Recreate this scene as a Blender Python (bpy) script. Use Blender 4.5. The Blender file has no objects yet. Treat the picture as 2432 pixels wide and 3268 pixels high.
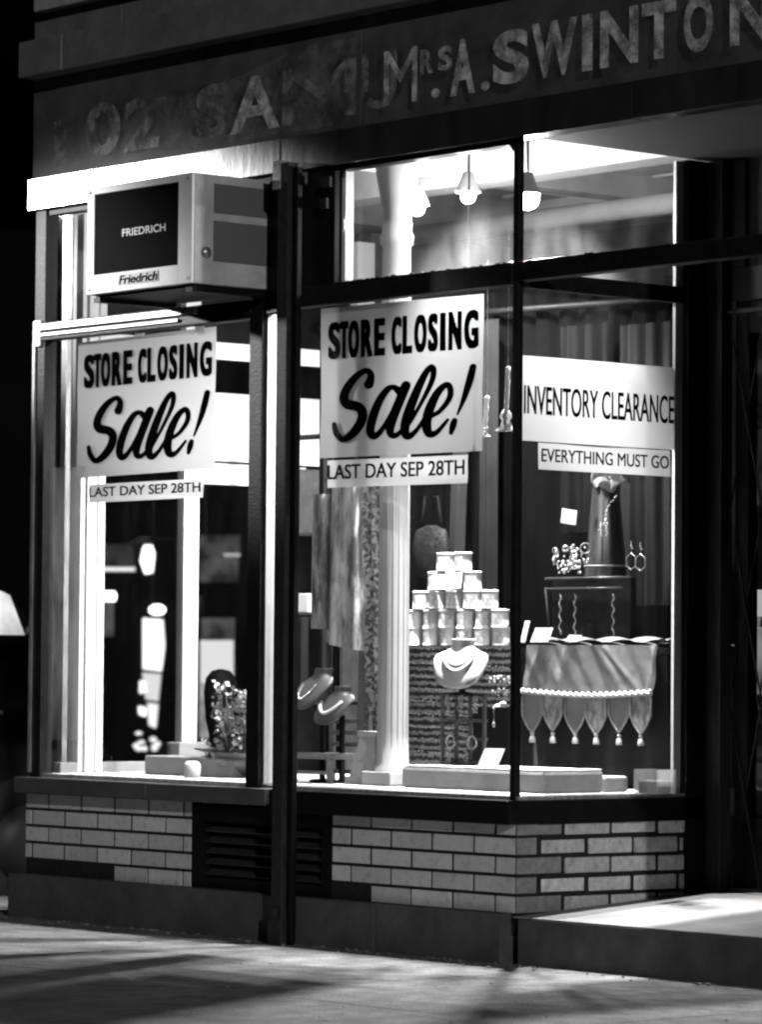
import bpy, bmesh, math, random
from mathutils import Vector, Matrix
random.seed(7)
R = math.radians
S = bpy.context.scene
COL = S.collection

# ------------------------------------------------------------------ camera
RIGHT = Vector((0.65017429, 0.75973965, 0.00831006))
DOWN = Vector((-0.02661869, 0.03370784, -0.99907719))
FWD = Vector((-0.75931866, 0.6493531, 0.04213924))
CAM = Vector((9.74236847, -8.98056259, 1.04113857))
FPX = 11866.72
cd = bpy.data.cameras.new('camera'); cam = bpy.data.objects.new('camera', cd); COL.objects.link(cam)
m = Matrix.Identity(4)
for i in range(3):
    m[i][0] = RIGHT[i]; m[i][1] = -DOWN[i]; m[i][2] = -FWD[i]; m[i][3] = CAM[i]
cam.matrix_world = m
cd.sensor_fit = 'VERTICAL'; cd.sensor_height = 36; cd.lens = FPX / 3268 * 36
cd.clip_start = 0.1; cd.clip_end = 500
cd.dof.use_dof = True; cd.dof.focus_distance = 13.2; cd.dof.aperture_fstop = 5.0
S.camera = cam

# ------------------------------------------------------------------ world, sun, exposure
W = bpy.data.worlds.new('World'); S.world = W; W.use_nodes = True
nt = W.node_tree; nt.nodes.clear()
out = nt.nodes.new('ShaderNodeOutputWorld'); bg = nt.nodes.new('ShaderNodeBackground')
sk = nt.nodes.new('ShaderNodeTexSky'); sk.sky_type = 'NISHITA'; sk.sun_disc = False
sk.sun_elevation = R(-4.0); sk.sun_rotation = R(117)
bw = nt.nodes.new('ShaderNodeRGBToBW')                      # a black and white photograph
nt.links.new(sk.outputs[0], bw.inputs[0]); nt.links.new(bw.outputs[0], bg.inputs[0])
bg.inputs[1].default_value = 0.05
nt.links.new(bg.outputs[0], out.inputs[0])
sd = bpy.data.lights.new('street_light', 'SUN'); sd.energy = 1.05; sd.angle = R(0.9)
sun = bpy.data.objects.new('street_light', sd); COL.objects.link(sun)
sun.rotation_euler = Vector((-0.8, 0.42, -0.29)).to_track_quat('-Z', 'Y').to_euler()
S.view_settings.view_transform = 'Standard'; S.view_settings.look = 'None'
S.view_settings.exposure = 0.0; S.view_settings.gamma = 1.0
S.render.filter_size = 1.9; S.cycles.pixel_filter_type = 'BLACKMAN_HARRIS'; S.cycles.filter_width = 2.3
S.cycles.max_bounces = 8; S.cycles.diffuse_bounces = 3; S.cycles.transparent_max_bounces = 24
S.cycles.caustics_reflective = False; S.cycles.caustics_refractive = False
S.cycles.sample_clamp_indirect = 3.0

def spot(name, loc, target, power, size_deg, blend=.4, radius=.05):
    l = bpy.data.lights.new(name, 'SPOT'); l.energy = power; l.spot_size = R(size_deg); l.spot_blend = blend
    l.shadow_soft_size = radius
    o = bpy.data.objects.new(name, l); COL.objects.link(o); o.location = loc
    o.rotation_euler = (Vector(target) - Vector(loc)).to_track_quat('-Z', 'Y').to_euler()
    return o
# the lamp at the street corner that shines on the left end of the front
spot('street_corner_lamp_light', (-6.0, -2.2, 3.5), (-2.4, -.1, 2.5), 1700, 20, .7, .12)

# ------------------------------------------------------------------ measuring on planes
SC = 2432 / 1652
def ray(x, y):      # x, y in the 1652 wide view of the photograph
    a = (x * SC - 1216) / FPX; b = (y * SC - 1634) / FPX
    return RIGHT * a + DOWN * b + FWD
def U(x, y, Y=0.0):
    d = ray(x, y); return CAM + d * ((Y - CAM.y) / d.y)
def UX(x, y, X=0.0):
    d = ray(x, y); return CAM + d * ((X - CAM.x) / d.x)
def c5(x, y): return (x / 2.065 + 900) / SC, (y / 2.065 + 850) / SC
def c2(x, y): return (x / 1.1536 + 1000) / SC, (y / 1.1536) / SC
def c1(x, y): return (x / 1.3586) / SC, (y / 1.3586) / SC

# ------------------------------------------------------------------ materials (all grey: the photograph is black and white)
MATS = {}
def mat(name, v, rough=.6, var=.18, scale=14., bump=.0, metal=0., spec=.4, bscale=None, streak=1.0):
    if name in MATS: return MATS[name]
    M = bpy.data.materials.new(name); M.use_nodes = True; MATS[name] = M
    n = M.node_tree; b = n.nodes['Principled BSDF']
    b.inputs['Roughness'].default_value = rough; b.inputs['Metallic'].default_value = metal
    b.inputs['Specular IOR Level'].default_value = spec
    tc = n.nodes.new('ShaderNodeTexCoord'); mp = n.nodes.new('ShaderNodeMapping')
    mp.inputs['Scale'].default_value = (1, 1, streak)
    n.links.new(tc.outputs['Object'], mp.inputs[0])
    no = n.nodes.new('ShaderNodeTexNoise'); no.inputs['Scale'].default_value = scale
    no.inputs['Detail'].default_value = 6; no.inputs['Roughness'].default_value = .65
    n.links.new(mp.outputs[0], no.inputs['Vector'])
    mr = n.nodes.new('ShaderNodeMapRange'); mr.inputs[1].default_value = .3; mr.inputs[2].default_value = .7
    mr.inputs[3].default_value = v * (1 - var); mr.inputs[4].default_value = v * (1 + var)
    n.links.new(no.outputs[0], mr.inputs[0]); n.links.new(mr.outputs[0], b.inputs['Base Color'])
    if bump:
        n2 = n.nodes.new('ShaderNodeTexNoise'); n2.inputs['Scale'].default_value = bscale or scale * 4
        n2.inputs['Detail'].default_value = 5
        n.links.new(mp.outputs[0], n2.inputs['Vector'])
        bp = n.nodes.new('ShaderNodeBump'); bp.inputs['Strength'].default_value = bump; bp.inputs['Distance'].default_value = .01
        n.links.new(n2.outputs[0], bp.inputs['Height']); n.links.new(bp.outputs[0], b.inputs['Normal'])
    return M
def streaky(name, a, c, scale, streak, lo=.42, hi=.6, rough=.35, spec=.7):
    M = mat(name, .5, rough, .1, scale, .4, spec=spec, bscale=scale * 1.5, streak=streak); n = M.node_tree
    for q in n.nodes:
        if q.type == 'MAP_RANGE': q.inputs[1].default_value = lo; q.inputs[2].default_value = hi; q.inputs[3].default_value = a; q.inputs[4].default_value = c
    return M
def emit(name, s):
    if name in MATS: return MATS[name]
    M = bpy.data.materials.new(name); M.use_nodes = True; MATS[name] = M
    n = M.node_tree; n.nodes.clear()
    o = n.nodes.new('ShaderNodeOutputMaterial'); e = n.nodes.new('ShaderNodeEmission'); e.inputs[1].default_value = s
    if s < 1:       # dim glows are uneven
        tc = n.nodes.new('ShaderNodeTexCoord'); no = n.nodes.new('ShaderNodeTexNoise'); no.inputs['Scale'].default_value = 3.5; no.inputs['Detail'].default_value = 4; n.links.new(tc.outputs['Object'], no.inputs['Vector'])
        mr = n.nodes.new('ShaderNodeMapRange'); mr.inputs[1].default_value = .35; mr.inputs[2].default_value = .65; mr.inputs[3].default_value = s * .25; mr.inputs[4].default_value = s * 1.3
        n.links.new(no.outputs[0], mr.inputs[0]); n.links.new(mr.outputs[0], e.inputs[1])
    n.links.new(e.outputs[0], o.inputs[0]); return M
def glass(name, dust=.03, tint=.95):
    if name in MATS: return MATS[name]
    M = bpy.data.materials.new(name); M.use_nodes = True; MATS[name] = M
    n = M.node_tree; n.nodes.clear()
    o = n.nodes.new('ShaderNodeOutputMaterial'); t = n.nodes.new('ShaderNodeBsdfTransparent'); t.inputs[0].default_value = (tint, tint, tint, 1)
    g = n.nodes.new('ShaderNodeBsdfGlossy'); g.inputs['Roughness'].default_value = .02
    fr = n.nodes.new('ShaderNodeFresnel'); 
    ge = n.nodes.new('ShaderNodeNewGeometry'); io = n.nodes.new('ShaderNodeMapRange'); io.inputs[3].default_value = 1.4; io.inputs[4].default_value = 1 / 1.4
    n.links.new(ge.outputs['Backfacing'], io.inputs[0]); n.links.new(io.outputs[0], fr.inputs[0])     # the same faint reflection on both faces of the pane
    m1 = n.nodes.new('ShaderNodeMixShader'); n.links.new(fr.outputs[0], m1.inputs[0]); n.links.new(t.outputs[0], m1.inputs[1]); n.links.new(g.outputs[0], m1.inputs[2])
    tr = n.nodes.new('ShaderNodeBsdfTranslucent'); tr.inputs[0].default_value = (.8, .8, .8, 1)
    di = n.nodes.new('ShaderNodeBsdfDiffuse'); di.inputs[0].default_value = (.6, .6, .6, 1)
    m2 = n.nodes.new('ShaderNodeMixShader'); m2.inputs[0].default_value = .4; n.links.new(tr.outputs[0], m2.inputs[1]); n.links.new(di.outputs[0], m2.inputs[2])
    tc = n.nodes.new('ShaderNodeTexCoord'); mp = n.nodes.new('ShaderNodeMapping'); mp.inputs['Scale'].default_value = (3, 3, 1.2)
    no = n.nodes.new('ShaderNodeTexNoise'); no.inputs['Scale'].default_value = 3; no.inputs['Detail'].default_value = 7
    n.links.new(tc.outputs['Object'], mp.inputs[0]); n.links.new(mp.outputs[0], no.inputs['Vector'])
    mr = n.nodes.new('ShaderNodeMapRange'); mr.inputs[1].default_value = .35; mr.inputs[2].default_value = .75; mr.inputs[3].default_value = dust * .35; mr.inputs[4].default_value = dust * 1.7
    n.links.new(no.outputs[0], mr.inputs[0])
    m3 = n.nodes.new('ShaderNodeMixShader'); n.links.new(mr.outputs[0], m3.inputs[0]); n.links.new(m1.outputs[0], m3.inputs[1]); n.links.new(m2.outputs[0], m3.inputs[2])
    n.links.new(m3.outputs[0], o.inputs[0]); return M
def paper(name, v=.8, tl=.5):
    if name in MATS: return MATS[name]
    M = bpy.data.materials.new(name); M.use_nodes = True; MATS[name] = M
    n = M.node_tree; n.nodes.clear()
    o = n.nodes.new('ShaderNodeOutputMaterial'); d = n.nodes.new('ShaderNodeBsdfDiffuse'); d.inputs[0].default_value = (v, v, v, 1)
    t = n.nodes.new('ShaderNodeBsdfTranslucent'); t.inputs[0].default_value = (v, v, v, 1)
    x = n.nodes.new('ShaderNodeMixShader'); x.inputs[0].default_value = tl
    n.links.new(d.outputs[0], x.inputs[1]); n.links.new(t.outputs[0], x.inputs[2]); n.links.new(x.outputs[0], o.inputs[0])
    return M
def worn(name, v, lo, hi, scale=9.):
    """faded sign paint: flakes show the board behind"""
    if name in MATS: return MATS[name]
    M = mat(name, v, .8, .35, 18., spec=.1); n = M.node_tree
    b = n.nodes['Principled BSDF']; o = n.nodes['Material Output']
    t = n.nodes.new('ShaderNodeBsdfTransparent'); x = n.nodes.new('ShaderNodeMixShader')
    tc = n.nodes.new('ShaderNodeTexCoord'); no = n.nodes.new('ShaderNodeTexNoise'); no.inputs['Scale'].default_value = scale; no.inputs['Detail'].default_value = 8; no.inputs['Roughness'].default_value = .7
    n.links.new(tc.outputs['Object'], no.inputs['Vector'])
    mr = n.nodes.new('ShaderNodeMapRange'); mr.inputs[1].default_value = .42; mr.inputs[2].default_value = .6; mr.inputs[3].default_value = lo; mr.inputs[4].default_value = hi
    n.links.new(no.outputs[0], mr.inputs[0]); n.links.new(mr.outputs[0], x.inputs[0])
    n.links.new(t.outputs[0], x.inputs[1]); n.links.new(b.outputs[0], x.inputs[2]); n.links.new(x.outputs[0], o.inputs[0])
    return M
def stripes(name, a, b_, freq, axis='Z', dist=2., rough=.8, noise_mix=.5, dscale=14.):
    if name in MATS: return MATS[name]
    M = bpy.data.materials.new(name); M.use_nodes = True; MATS[name] = M
    n = M.node_tree; b = n.nodes['Principled BSDF']; b.inputs['Roughness'].default_value = rough; b.inputs['Specular IOR Level'].default_value = .08
    tc = n.nodes.new('ShaderNodeTexCoord'); w = n.nodes.new('ShaderNodeTexWave'); w.bands_direction = axis
    w.inputs['Scale'].default_value = freq; w.inputs['Distortion'].default_value = dist; w.inputs['Detail'].default_value = 3; w.inputs['Detail Scale'].default_value = dscale
    n.links.new(tc.outputs['Object'], w.inputs['Vector'])
    no = n.nodes.new('ShaderNodeTexNoise'); no.inputs['Scale'].default_value = 90
    n.links.new(tc.outputs['Object'], no.inputs['Vector'])
    mu = n.nodes.new('ShaderNodeMath'); mu.operation = 'MULTIPLY_ADD'; mu.inputs[1].default_value = noise_mix; mu.inputs[2].default_value = -noise_mix / 2
    n.links.new(no.outputs[0], mu.inputs[0])
    ad = n.nodes.new('ShaderNodeMath'); ad.operation = 'ADD'; n.links.new(w.outputs['Fac'], ad.inputs[0]); n.links.new(mu.outputs[0], ad.inputs[1])
    mr = n.nodes.new('ShaderNodeMapRange'); mr.inputs[1].default_value = .35; mr.inputs[2].default_value = .9; mr.inputs[3].default_value = a; mr.inputs[4].default_value = b_
    n.links.new(ad.outputs[0], mr.inputs[0]); n.links.new(mr.outputs[0], b.inputs['Base Color'])
    return M

# ------------------------------------------------------------------ mesh builder
class MB:
    def __init__(s): s.v = []; s.f = []; s.sm = []
    def add(s, vs, fs, smooth=False):
        o = len(s.v); s.v += [tuple(v) for v in vs]; s.f += [tuple(i + o for i in f) for f in fs]; s.sm += [smooth] * len(fs); return s
    def box(s, x0, x1, y0, y1, z0, z1):
        x0, x1 = sorted((x0, x1)); y0, y1 = sorted((y0, y1)); z0, z1 = sorted((z0, z1))
        vs = [(x, y, z) for z in (z0, z1) for y in (y0, y1) for x in (x0, x1)]
        return s.add(vs, [(0, 2, 3, 1), (4, 5, 7, 6), (0, 1, 5, 4), (2, 6, 7, 3), (0, 4, 6, 2), (1, 3, 7, 5)])
    def obox(s, c, ex, ey, ez):       # oriented box: centre and three half vectors
        c = Vector(c); ex, ey, ez = Vector(ex), Vector(ey), Vector(ez)
        vs = [c + ex * a + ey * b + ez * d for d in (-1, 1) for b in (-1, 1) for a in (-1, 1)]
        return s.add(vs, [(0, 2, 3, 1), (4, 5, 7, 6), (0, 1, 5, 4), (2, 6, 7, 3), (0, 4, 6, 2), (1, 3, 7, 5)])
    def lathe(s, prof, c=(0, 0, 0), n=24, sx=1., sy=1.):
        vs = []; fs = []
        for r, z in prof:
            for k in range(n):
                a = 2 * math.pi * k / n; vs.append((c[0] + r * sx * math.cos(a), c[1] + r * sy * math.sin(a), c[2] + z))
        for i in range(len(prof) - 1):
            for k in range(n):
                k2 = (k + 1) % n; fs.append((i * n + k, i * n + k2, (i + 1) * n + k2, (i + 1) * n + k))
        fs.append(tuple(range(n - 1, -1, -1))); fs.append(tuple((len(prof) - 1) * n + k for k in range(n)))
        return s.add(vs, fs, True)
    def tube(s, pts, r, n=8, closed=False):
        pts = [Vector(p) for p in pts]; N = len(pts)
        rr = r if isinstance(r, (list, tuple)) else [r] * N
        vs = []; fs = []
        prev = None
        for i, p in enumerate(pts):
            t = (pts[(i + 1) % N] - pts[i - 1]) if closed else (pts[min(i + 1, N - 1)] - pts[max(i - 1, 0)])
            t.normalize()
            a = prev if prev is not None else (Vector((0, 0, 1)) if abs(t.z) < .9 else Vector((1, 0, 0)))
            u = (a - t * a.dot(t)).normalized(); prev = u; w = t.cross(u)
            for k in range(n):
                an = 2 * math.pi * k / n; vs.append(p + (u * math.cos(an) + w * math.sin(an)) * rr[i])
        for i in range(N if closed else N - 1):
            for k in range(n):
                k2 = (k + 1) % n; j = (i + 1) % N; fs.append((i * n + k, i * n + k2, j * n + k2, j * n + k))
        if not closed: fs.append(tuple(range(n - 1, -1, -1))); fs.append(tuple((N - 1) * n + k for k in range(n)))
        return s.add(vs, fs, True)
    def ball(s, c, r, n=10, sz=1.):
        prof = [(max(.0008, r * math.sin(math.pi * i / n)), -r * sz * math.cos(math.pi * i / n)) for i in range(n + 1)]
        return s.lathe(prof, c, n + 2)
    def grid(s, fn, nu, nv, smooth=True):
        vs = [fn(i / nu, j / nv) for j in range(nv + 1) for i in range(nu + 1)]
        fs = [(j * (nu + 1) + i, j * (nu + 1) + i + 1, (j + 1) * (nu + 1) + i + 1, (j + 1) * (nu + 1) + i) for j in range(nv) for i in range(nu)]
        return s.add(vs, fs, smooth)
    def prism(s, outline, d):         # outline of 3D points, extruded by vector d
        o = [Vector(p) for p in outline]; d = Vector(d); n = len(o)
        vs = o + [p + d for p in o]
        return s.add(vs, [tuple(range(n)), tuple(range(2 * n - 1, n - 1, -1))] + [(i, i + n, (i + 1) % n + n, (i + 1) % n) for i in range(n)])
    def build(s, name, material, parent=None, bevel=0., solid=0., flat=False):
        me = bpy.data.meshes.new(name); me.from_pydata(s.v, [], s.f)
        for p, q in zip(me.polygons, s.sm): p.use_smooth = q and not flat
        bm = bmesh.new(); bm.from_mesh(me)
        bmesh.ops.recalc_face_normals(bm, faces=bm.faces)
        if bevel: bmesh.ops.bevel(bm, geom=bm.edges[:], offset=bevel, segments=2, affect='EDGES', profile=.6, clamp_overlap=True)
        if solid: bmesh.ops.solidify(bm, geom=bm.faces[:], thickness=solid)
        bm.to_mesh(me); bm.free()
        me.materials.append(material)
        return link(name, me, parent)
def woff(o):
    v = Vector((0, 0, 0))
    while o is not None: v += o.location; o = o.parent
    return v
def link(name, me, parent=None):
    o = bpy.data.objects.new(name, me); COL.objects.link(o)
    if parent is not None: o.parent = parent; o.location = -woff(parent)
    return o
def tag(o, label=None, cat=None, group=None, kind=None):
    if label: o['label'] = label
    if cat: o['category'] = cat
    if group: o['group'] = group
    if kind: o['kind'] = kind
    return o
def thing(name, label, cat, loc=(0, 0, 0), group=None):
    o = bpy.data.objects.new(name, None); COL.objects.link(o); o.location = loc; o.empty_display_size = .1
    return tag(o, label, cat, group)
def kids(o): return [c for c in bpy.data.objects if c.parent == o]
def copy_tree(o, parent=None):
    c = o.copy(); COL.objects.link(c)
    if parent is not None: c.parent = parent
    for ch in kids(o):
        if ch != c: copy_tree(ch, c)
    return c

# ------------------------------------------------------------------ lettering
GLY = {}
def glyph(ch, off=0.):
    k = (ch, off)
    if k in GLY: return GLY[k]
    cu = bpy.data.curves.new('lettering_source', 'FONT'); cu.body = ch; cu.offset = off; cu.resolution_u = 6
    ob = bpy.data.objects.new('lettering_source', cu); COL.objects.link(ob)
    dg = bpy.context.evaluated_depsgraph_get(); me = bpy.data.meshes.new_from_object(ob.evaluated_get(dg))
    vs = [v.co.copy() for v in me.vertices]; fs = [tuple(p.vertices) for p in me.polygons]
    bpy.data.objects.remove(ob); bpy.data.curves.remove(cu); bpy.data.meshes.remove(me)
    GLY[k] = (vs, fs); return GLY[k]
def text_fit(mb, s, u0, u1, v0, v1, place, off=0., shear=0.):
    """put the string in the box u0..u1, v0..v1; place(u, v) gives the 3D point"""
    vs, fs = glyph(s, off)
    ax = min(v.x for v in vs); bx = max(v.x for v in vs); ay = min(v.y for v in vs); by = max(v.y for v in vs)
    q = [place(u0 + (v.x - ax) / (bx - ax) * (u1 - u0) + shear * (v.y - ay) / (by - ay), v0 + (v.y - ay) / (by - ay) * (v1 - v0)) for v in vs]
    mb.add(q, fs); return mb
def bold_text(mb, s, u0, u1, v0, v1, place, du, dv=0., off=0., shear=0.):
    k = 0
    for a in (-1, 0, 1):
        for c in ((-1, 1) if dv else (0,)):
            k += 1
            text_fit(mb, s, u0 + du + a * du, u1 - du + a * du, v0 + dv + c * dv, v1 - dv + c * dv, lambda u, v, q=k: place(u, v, .00005 * q), off, shear)
    return mb
def catmull(p, n=8):
    q = []
    for i in range(len(p) - 1):
        a, b, c, d = p[max(i - 1, 0)], p[i], p[i + 1], p[min(i + 2, len(p) - 1)]
        for k in range(n):
            t = k / n
            q.append(tuple(.5 * (2 * b[j] + (c[j] - a[j]) * t + (2 * a[j] - 5 * b[j] + 4 * c[j] - d[j]) * t * t + (3 * b[j] - a[j] - 3 * c[j] + d[j]) * t ** 3) for j in range(3)))
    q.append(tuple(p[-1])); return q
def brush(mb, pts, place, step=[0]):
    """pts: (u, v, width) in a flat frame; a round ended brush stroke, each on its own 0.1 mm layer"""
    step[0] += 1; e = .00008 * (step[0] % 12)
    q = catmull(pts, 9); L = []; Rr = []
    for i, (x, y, w) in enumerate(q):
        a = q[max(i - 1, 0)]; b = q[min(i + 1, len(q) - 1)]; dx, dy = b[0] - a[0], b[1] - a[1]; l = math.hypot(dx, dy) or 1
        L.append((x - dy / l * w / 2, y + dx / l * w / 2)); Rr.append((x + dy / l * w / 2, y - dx / l * w / 2))
    n = len(q)
    mb.add([place(*p, e) for p in L] + [place(*p, e) for p in Rr], [(i, i + 1, n + i + 1, n + i) for i in range(n - 1)])
    for (x, y, w), k in ((q[0], 1), (q[-1], 2)):
        mb.add([place(x + w / 2 * math.cos(2 * math.pi * j / 16), y + w / 2 * math.sin(2 * math.pi * j / 16), e + .00003 * k) for j in range(16)], [tuple(range(16))])

# ------------------------------------------------------------------ palette
M_brickf = mat('glazed_brick', .58, .35, .12, 5., .05, spec=.5)
M_bricks = mat('rough_brick', .46, .8, .25, 30., .4, spec=.2)
def per_brick(M, lo, hi):       # every brick fired and soiled a little differently
    n = M.node_tree; bs_ = n.nodes['Principled BSDF']; src = bs_.inputs['Base Color'].links[0].from_socket
    ge = n.nodes.new('ShaderNodeNewGeometry'); tc = n.nodes.new('ShaderNodeTexCoord'); no = n.nodes.new('ShaderNodeTexNoise'); no.inputs['Scale'].default_value = 28; no.inputs['Detail'].default_value = 8; no.inputs['Roughness'].default_value = .7
    n.links.new(tc.outputs['Object'], no.inputs['Vector'])
    for o_, f0, f1, v0, v1 in ((ge.outputs['Random Per Island'], 0, 1, lo, hi), (no.outputs[0], .3, .48, .55, 1.)):
        mr = n.nodes.new('ShaderNodeMapRange'); mr.inputs[1].default_value = f0; mr.inputs[2].default_value = f1; mr.inputs[3].default_value = v0; mr.inputs[4].default_value = v1
        n.links.new(o_, mr.inputs[0]); mu = n.nodes.new('ShaderNodeMath'); mu.operation = 'MULTIPLY'; n.links.new(src, mu.inputs[0]); n.links.new(mr.outputs[0], mu.inputs[1]); src = mu.outputs[0]
    n.links.new(src, bs_.inputs['Base Color'])
per_brick(M_brickf, .82, 1.1); per_brick(M_bricks, .75, 1.2)
M_mortar = mat('mortar', .02, .9, .4, 40., .3, spec=.1)
M_plinth = mat('dark_render', .075, .85, .3, 9., .25, 0, .2, 120.)
M_walk = mat('concrete_paving', .165, .8, .35, 2.2, .35, 0, .25, 70.)
M_floor = mat('entrance_concrete', .24, .8, .3, 4., .3, 0, .25, 70.)
M_stone = mat('sooty_stone', .13, .85, .3, 6., .25, spec=.2)
M_stone2 = mat('sooty_stone_dark', .11, .85, .3, 6., .25, spec=.2)
M_sign = mat('sign_board_paint', .072, .75, .5, 5., .12, spec=.25)
M_strip = mat('sheet_metal', .24, .25, .35, 10., .06, metal=.9, streak=.3)
M_dark = mat('black_paint', .006, .5, .5, 12., .1, spec=.12)
M_darkf = mat('dark_frame', .009, .5, .6, 30., .25, spec=.2)
M_pole = mat('dark_iron', .022, .6, .5, 30., .3, spec=.2)
M_chrome = mat('dull_chrome', .6, .3, .4, 40., .15, metal=.6, streak=.2)
M_white = mat('white_gloss_paint', .8, .4, .07, 8., .06, spec=.4)
M_deck = mat('white_deck', .75, .6, .12, 12., .1)
M_ceil = mat('tin_ceiling', .42, .6, .15, 3., .1)
M_wallin = mat('shop_wall', .04, .8, .3, 2.)
M_soffit = mat('soffit_board', .015, .8, .3, 3., .1, streak=.2)
M_sill = mat('sill_metal', .10, .5, .35, 8., .12, metal=.3)
M_black = mat('black_cloth', .006, .9, .3, 30., spec=.02)
M_velvet = mat('black_velvet', .006, .8, .4, 30., spec=.02)
M_grey = mat('grey_cloth', .0140, .85, .25, 9., .1, streak=.2, spec=.02)
M_ink = mat('black_ink', .002, .9, .1, 30., spec=.0)
M_pane = glass('window_glass', .0006)
M_paned = glass('dusty_window_glass', .012)
M_paper = paper('thick_poster_paper', .55, .055)
M_paper2 = paper('poster_paper', .42, .28)
M_strippaper = paper('thick_strip_paper', .7, .095)
M_strippaper2 = paper('strip_paper', .55, .3)

# ------------------------------------------------------------------ setting
n = M_walk.node_tree; bs_ = n.nodes['Principled BSDF']; src = bs_.inputs['Base Color'].links[0].from_socket
tc = n.nodes.new('ShaderNodeTexCoord')
def mulby(src, node_out, f0, f1, v0, v1):
    mr = n.nodes.new('ShaderNodeMapRange'); mr.inputs[1].default_value = f0; mr.inputs[2].default_value = f1; mr.inputs[3].default_value = v0; mr.inputs[4].default_value = v1
    n.links.new(node_out, mr.inputs[0]); mu = n.nodes.new('ShaderNodeMath'); mu.operation = 'MULTIPLY'; n.links.new(src, mu.inputs[0]); n.links.new(mr.outputs[0], mu.inputs[1]); return mu.outputs[0]
g1 = n.nodes.new('ShaderNodeTexNoise'); g1.inputs['Scale'].default_value = 140; g1.inputs['Detail'].default_value = 3; n.links.new(tc.outputs['Object'], g1.inputs['Vector'])
src = mulby(src, g1.outputs[0], .35, .65, .55, 1.45)
vo = n.nodes.new('ShaderNodeTexVoronoi'); vo.inputs['Scale'].default_value = 5.5; vo.inputs['Randomness'].default_value = 1; n.links.new(tc.outputs['Object'], vo.inputs['Vector'])
src = mulby(src, vo.outputs['Distance'], .07, .11, .45, 1.)          # old chewing gum
g2 = n.nodes.new('ShaderNodeTexNoise'); g2.inputs['Scale'].default_value = 9; g2.inputs['Detail'].default_value = 8; g2.inputs['Roughness'].default_value = .75; n.links.new(tc.outputs['Object'], g2.inputs['Vector'])
src = mulby(src, g2.outputs[0], .36, .62, .6, 1.2)
n.links.new(src, bs_.inputs['Base Color'])
b = MB(); b.box(-4.2, 30, -6.0, 3.2, -.3, -.012)
for ix in range(-3, 13):
    for iy in range(-4, 0): b.box(-4.2 + (ix + 3) * 1.5, -4.2 + (ix + 4) * 1.5 - .008, iy * 1.5, iy * 1.5 + 1.492, -.1, 0)
b.box(-4.2, -3.08, 0, 3.2, -.1, -.0)
tag(b.build('pavement', M_walk), kind='structure')
b = MB(); random.seed(77)
for k in range(260):
    x = random.uniform(-3.2, 3); y = -.06 - abs(random.gauss(0, .05)) if k < 190 else random.uniform(-2.2, -.1); r = random.uniform(.002, .008) * (1 if k < 190 else .7)
    b.obox((x, y, r * .4), (r, r * random.uniform(-.5, .5), 0), (-r * .3, r * .7, 0), (0, 0, r * .45))
tag(b.build('street_grit', mat('grit', .22, .9, .6, 90.)), kind='stuff')
b = MB(); b.box(-4.2, 30, -40, -6.0, -.45, -.15); b.box(-26, -4.2, -40, 60, -.45, -.15); tag(b.build('road', mat('asphalt', .035, .7, .3, 5., .3)), kind='structure')
b = MB(); b.box(-200, 200, -200, 200, -.8, -.46); tag(b.build('ground', mat('ground', .03)), kind='structure')

# ------------------------------------------------------------------ the shop building
T = thing('corner_shop', 'old stone corner shop with two lit display windows above white brick', 'building', (-1.5, .6, 0))
def part(mb, name, m_, bevel=0., parent=None, label=None, **k):
    o = mb.build(name, m_, parent or T, bevel, **k)
    if label: o['label'] = label
    return o
XL = -3.03
# upper wall of stone blocks
b = MB(); random.seed(3)
z = 3.60
for r, (z0, z1) in enumerate(((3.655, 3.955), (3.96, 4.3))):
    x = XL + (.0 if r == 0 else -.0); first = True
    while x < 3.2:
        w = random.uniform(.5, .85) if not first else (.62 if r == 0 else .35)
        b.box(x, min(x + w - .005, 3.2), .0, .3, z0, z1); x += w; first = False
part(b, 'stone_wall', M_stone, .004)
b = MB(); b.box(XL + .01, 3.2, .02, .35, 3.0, 4.5); b.box(XL + .01, XL + .3, .3, 7, 3.0, 4.5); part(b, 'wall_core', M_stone2)
b = MB(); b.box(-2.97, -1.9, -.05, .1, 3.775, 3.83); part(b, 'upper_window_sill', mat('pale_stone', .3, .8), .006)
b = MB(); b.box(-3.025, -2.72, -.085, .02, 3.50, 3.65); b.box(-2.715, 3.2, -.08, .02, 3.5, 3.65); part(b, 'string_course', M_stone, .006)
# painted sign board
b = MB(); b.box(XL, -.895, -.0, .05, 3.08, 3.5); b.box(-.89, 3.2, .0, .05, 3.08, 3.5); sb = part(b, 'sign_board', M_sign, .003)
def PS(e):
    return lambda u, v, k=0: Vector((u, -.0008 - e - k, v))
M_ghost = worn('faded_white_paint', .62, .3, .95, 9.)
M_ghost2 = worn('very_faded_white_paint', .32, .0, .8, 8.)
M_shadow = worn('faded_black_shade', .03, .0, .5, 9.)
M_patch = worn('old_pale_ground', .19, .0, .75, 5.)
b = MB()     # lighter old ground around the first name
b.prism([(-2.3, -.0005, 3.12), (-1.9, -.0005, 3.10), (-.95, -.0005, 3.10), (-.92, -.0005, 3.42), (-1.25, -.0005, 3.43), (-1.6, -.0005, 3.36), (-1.9, -.0005, 3.33), (-2.2, -.0005, 3.33)], (0, -.0002, 0))
part(b, 'old_paint', M_patch, parent=sb)
def X2(px, py): return U(*c2(px, py)).x
def X1(px, py): return U(*c1(px, py)).x
bs, bl, bf = MB(), MB(), MB()
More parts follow.
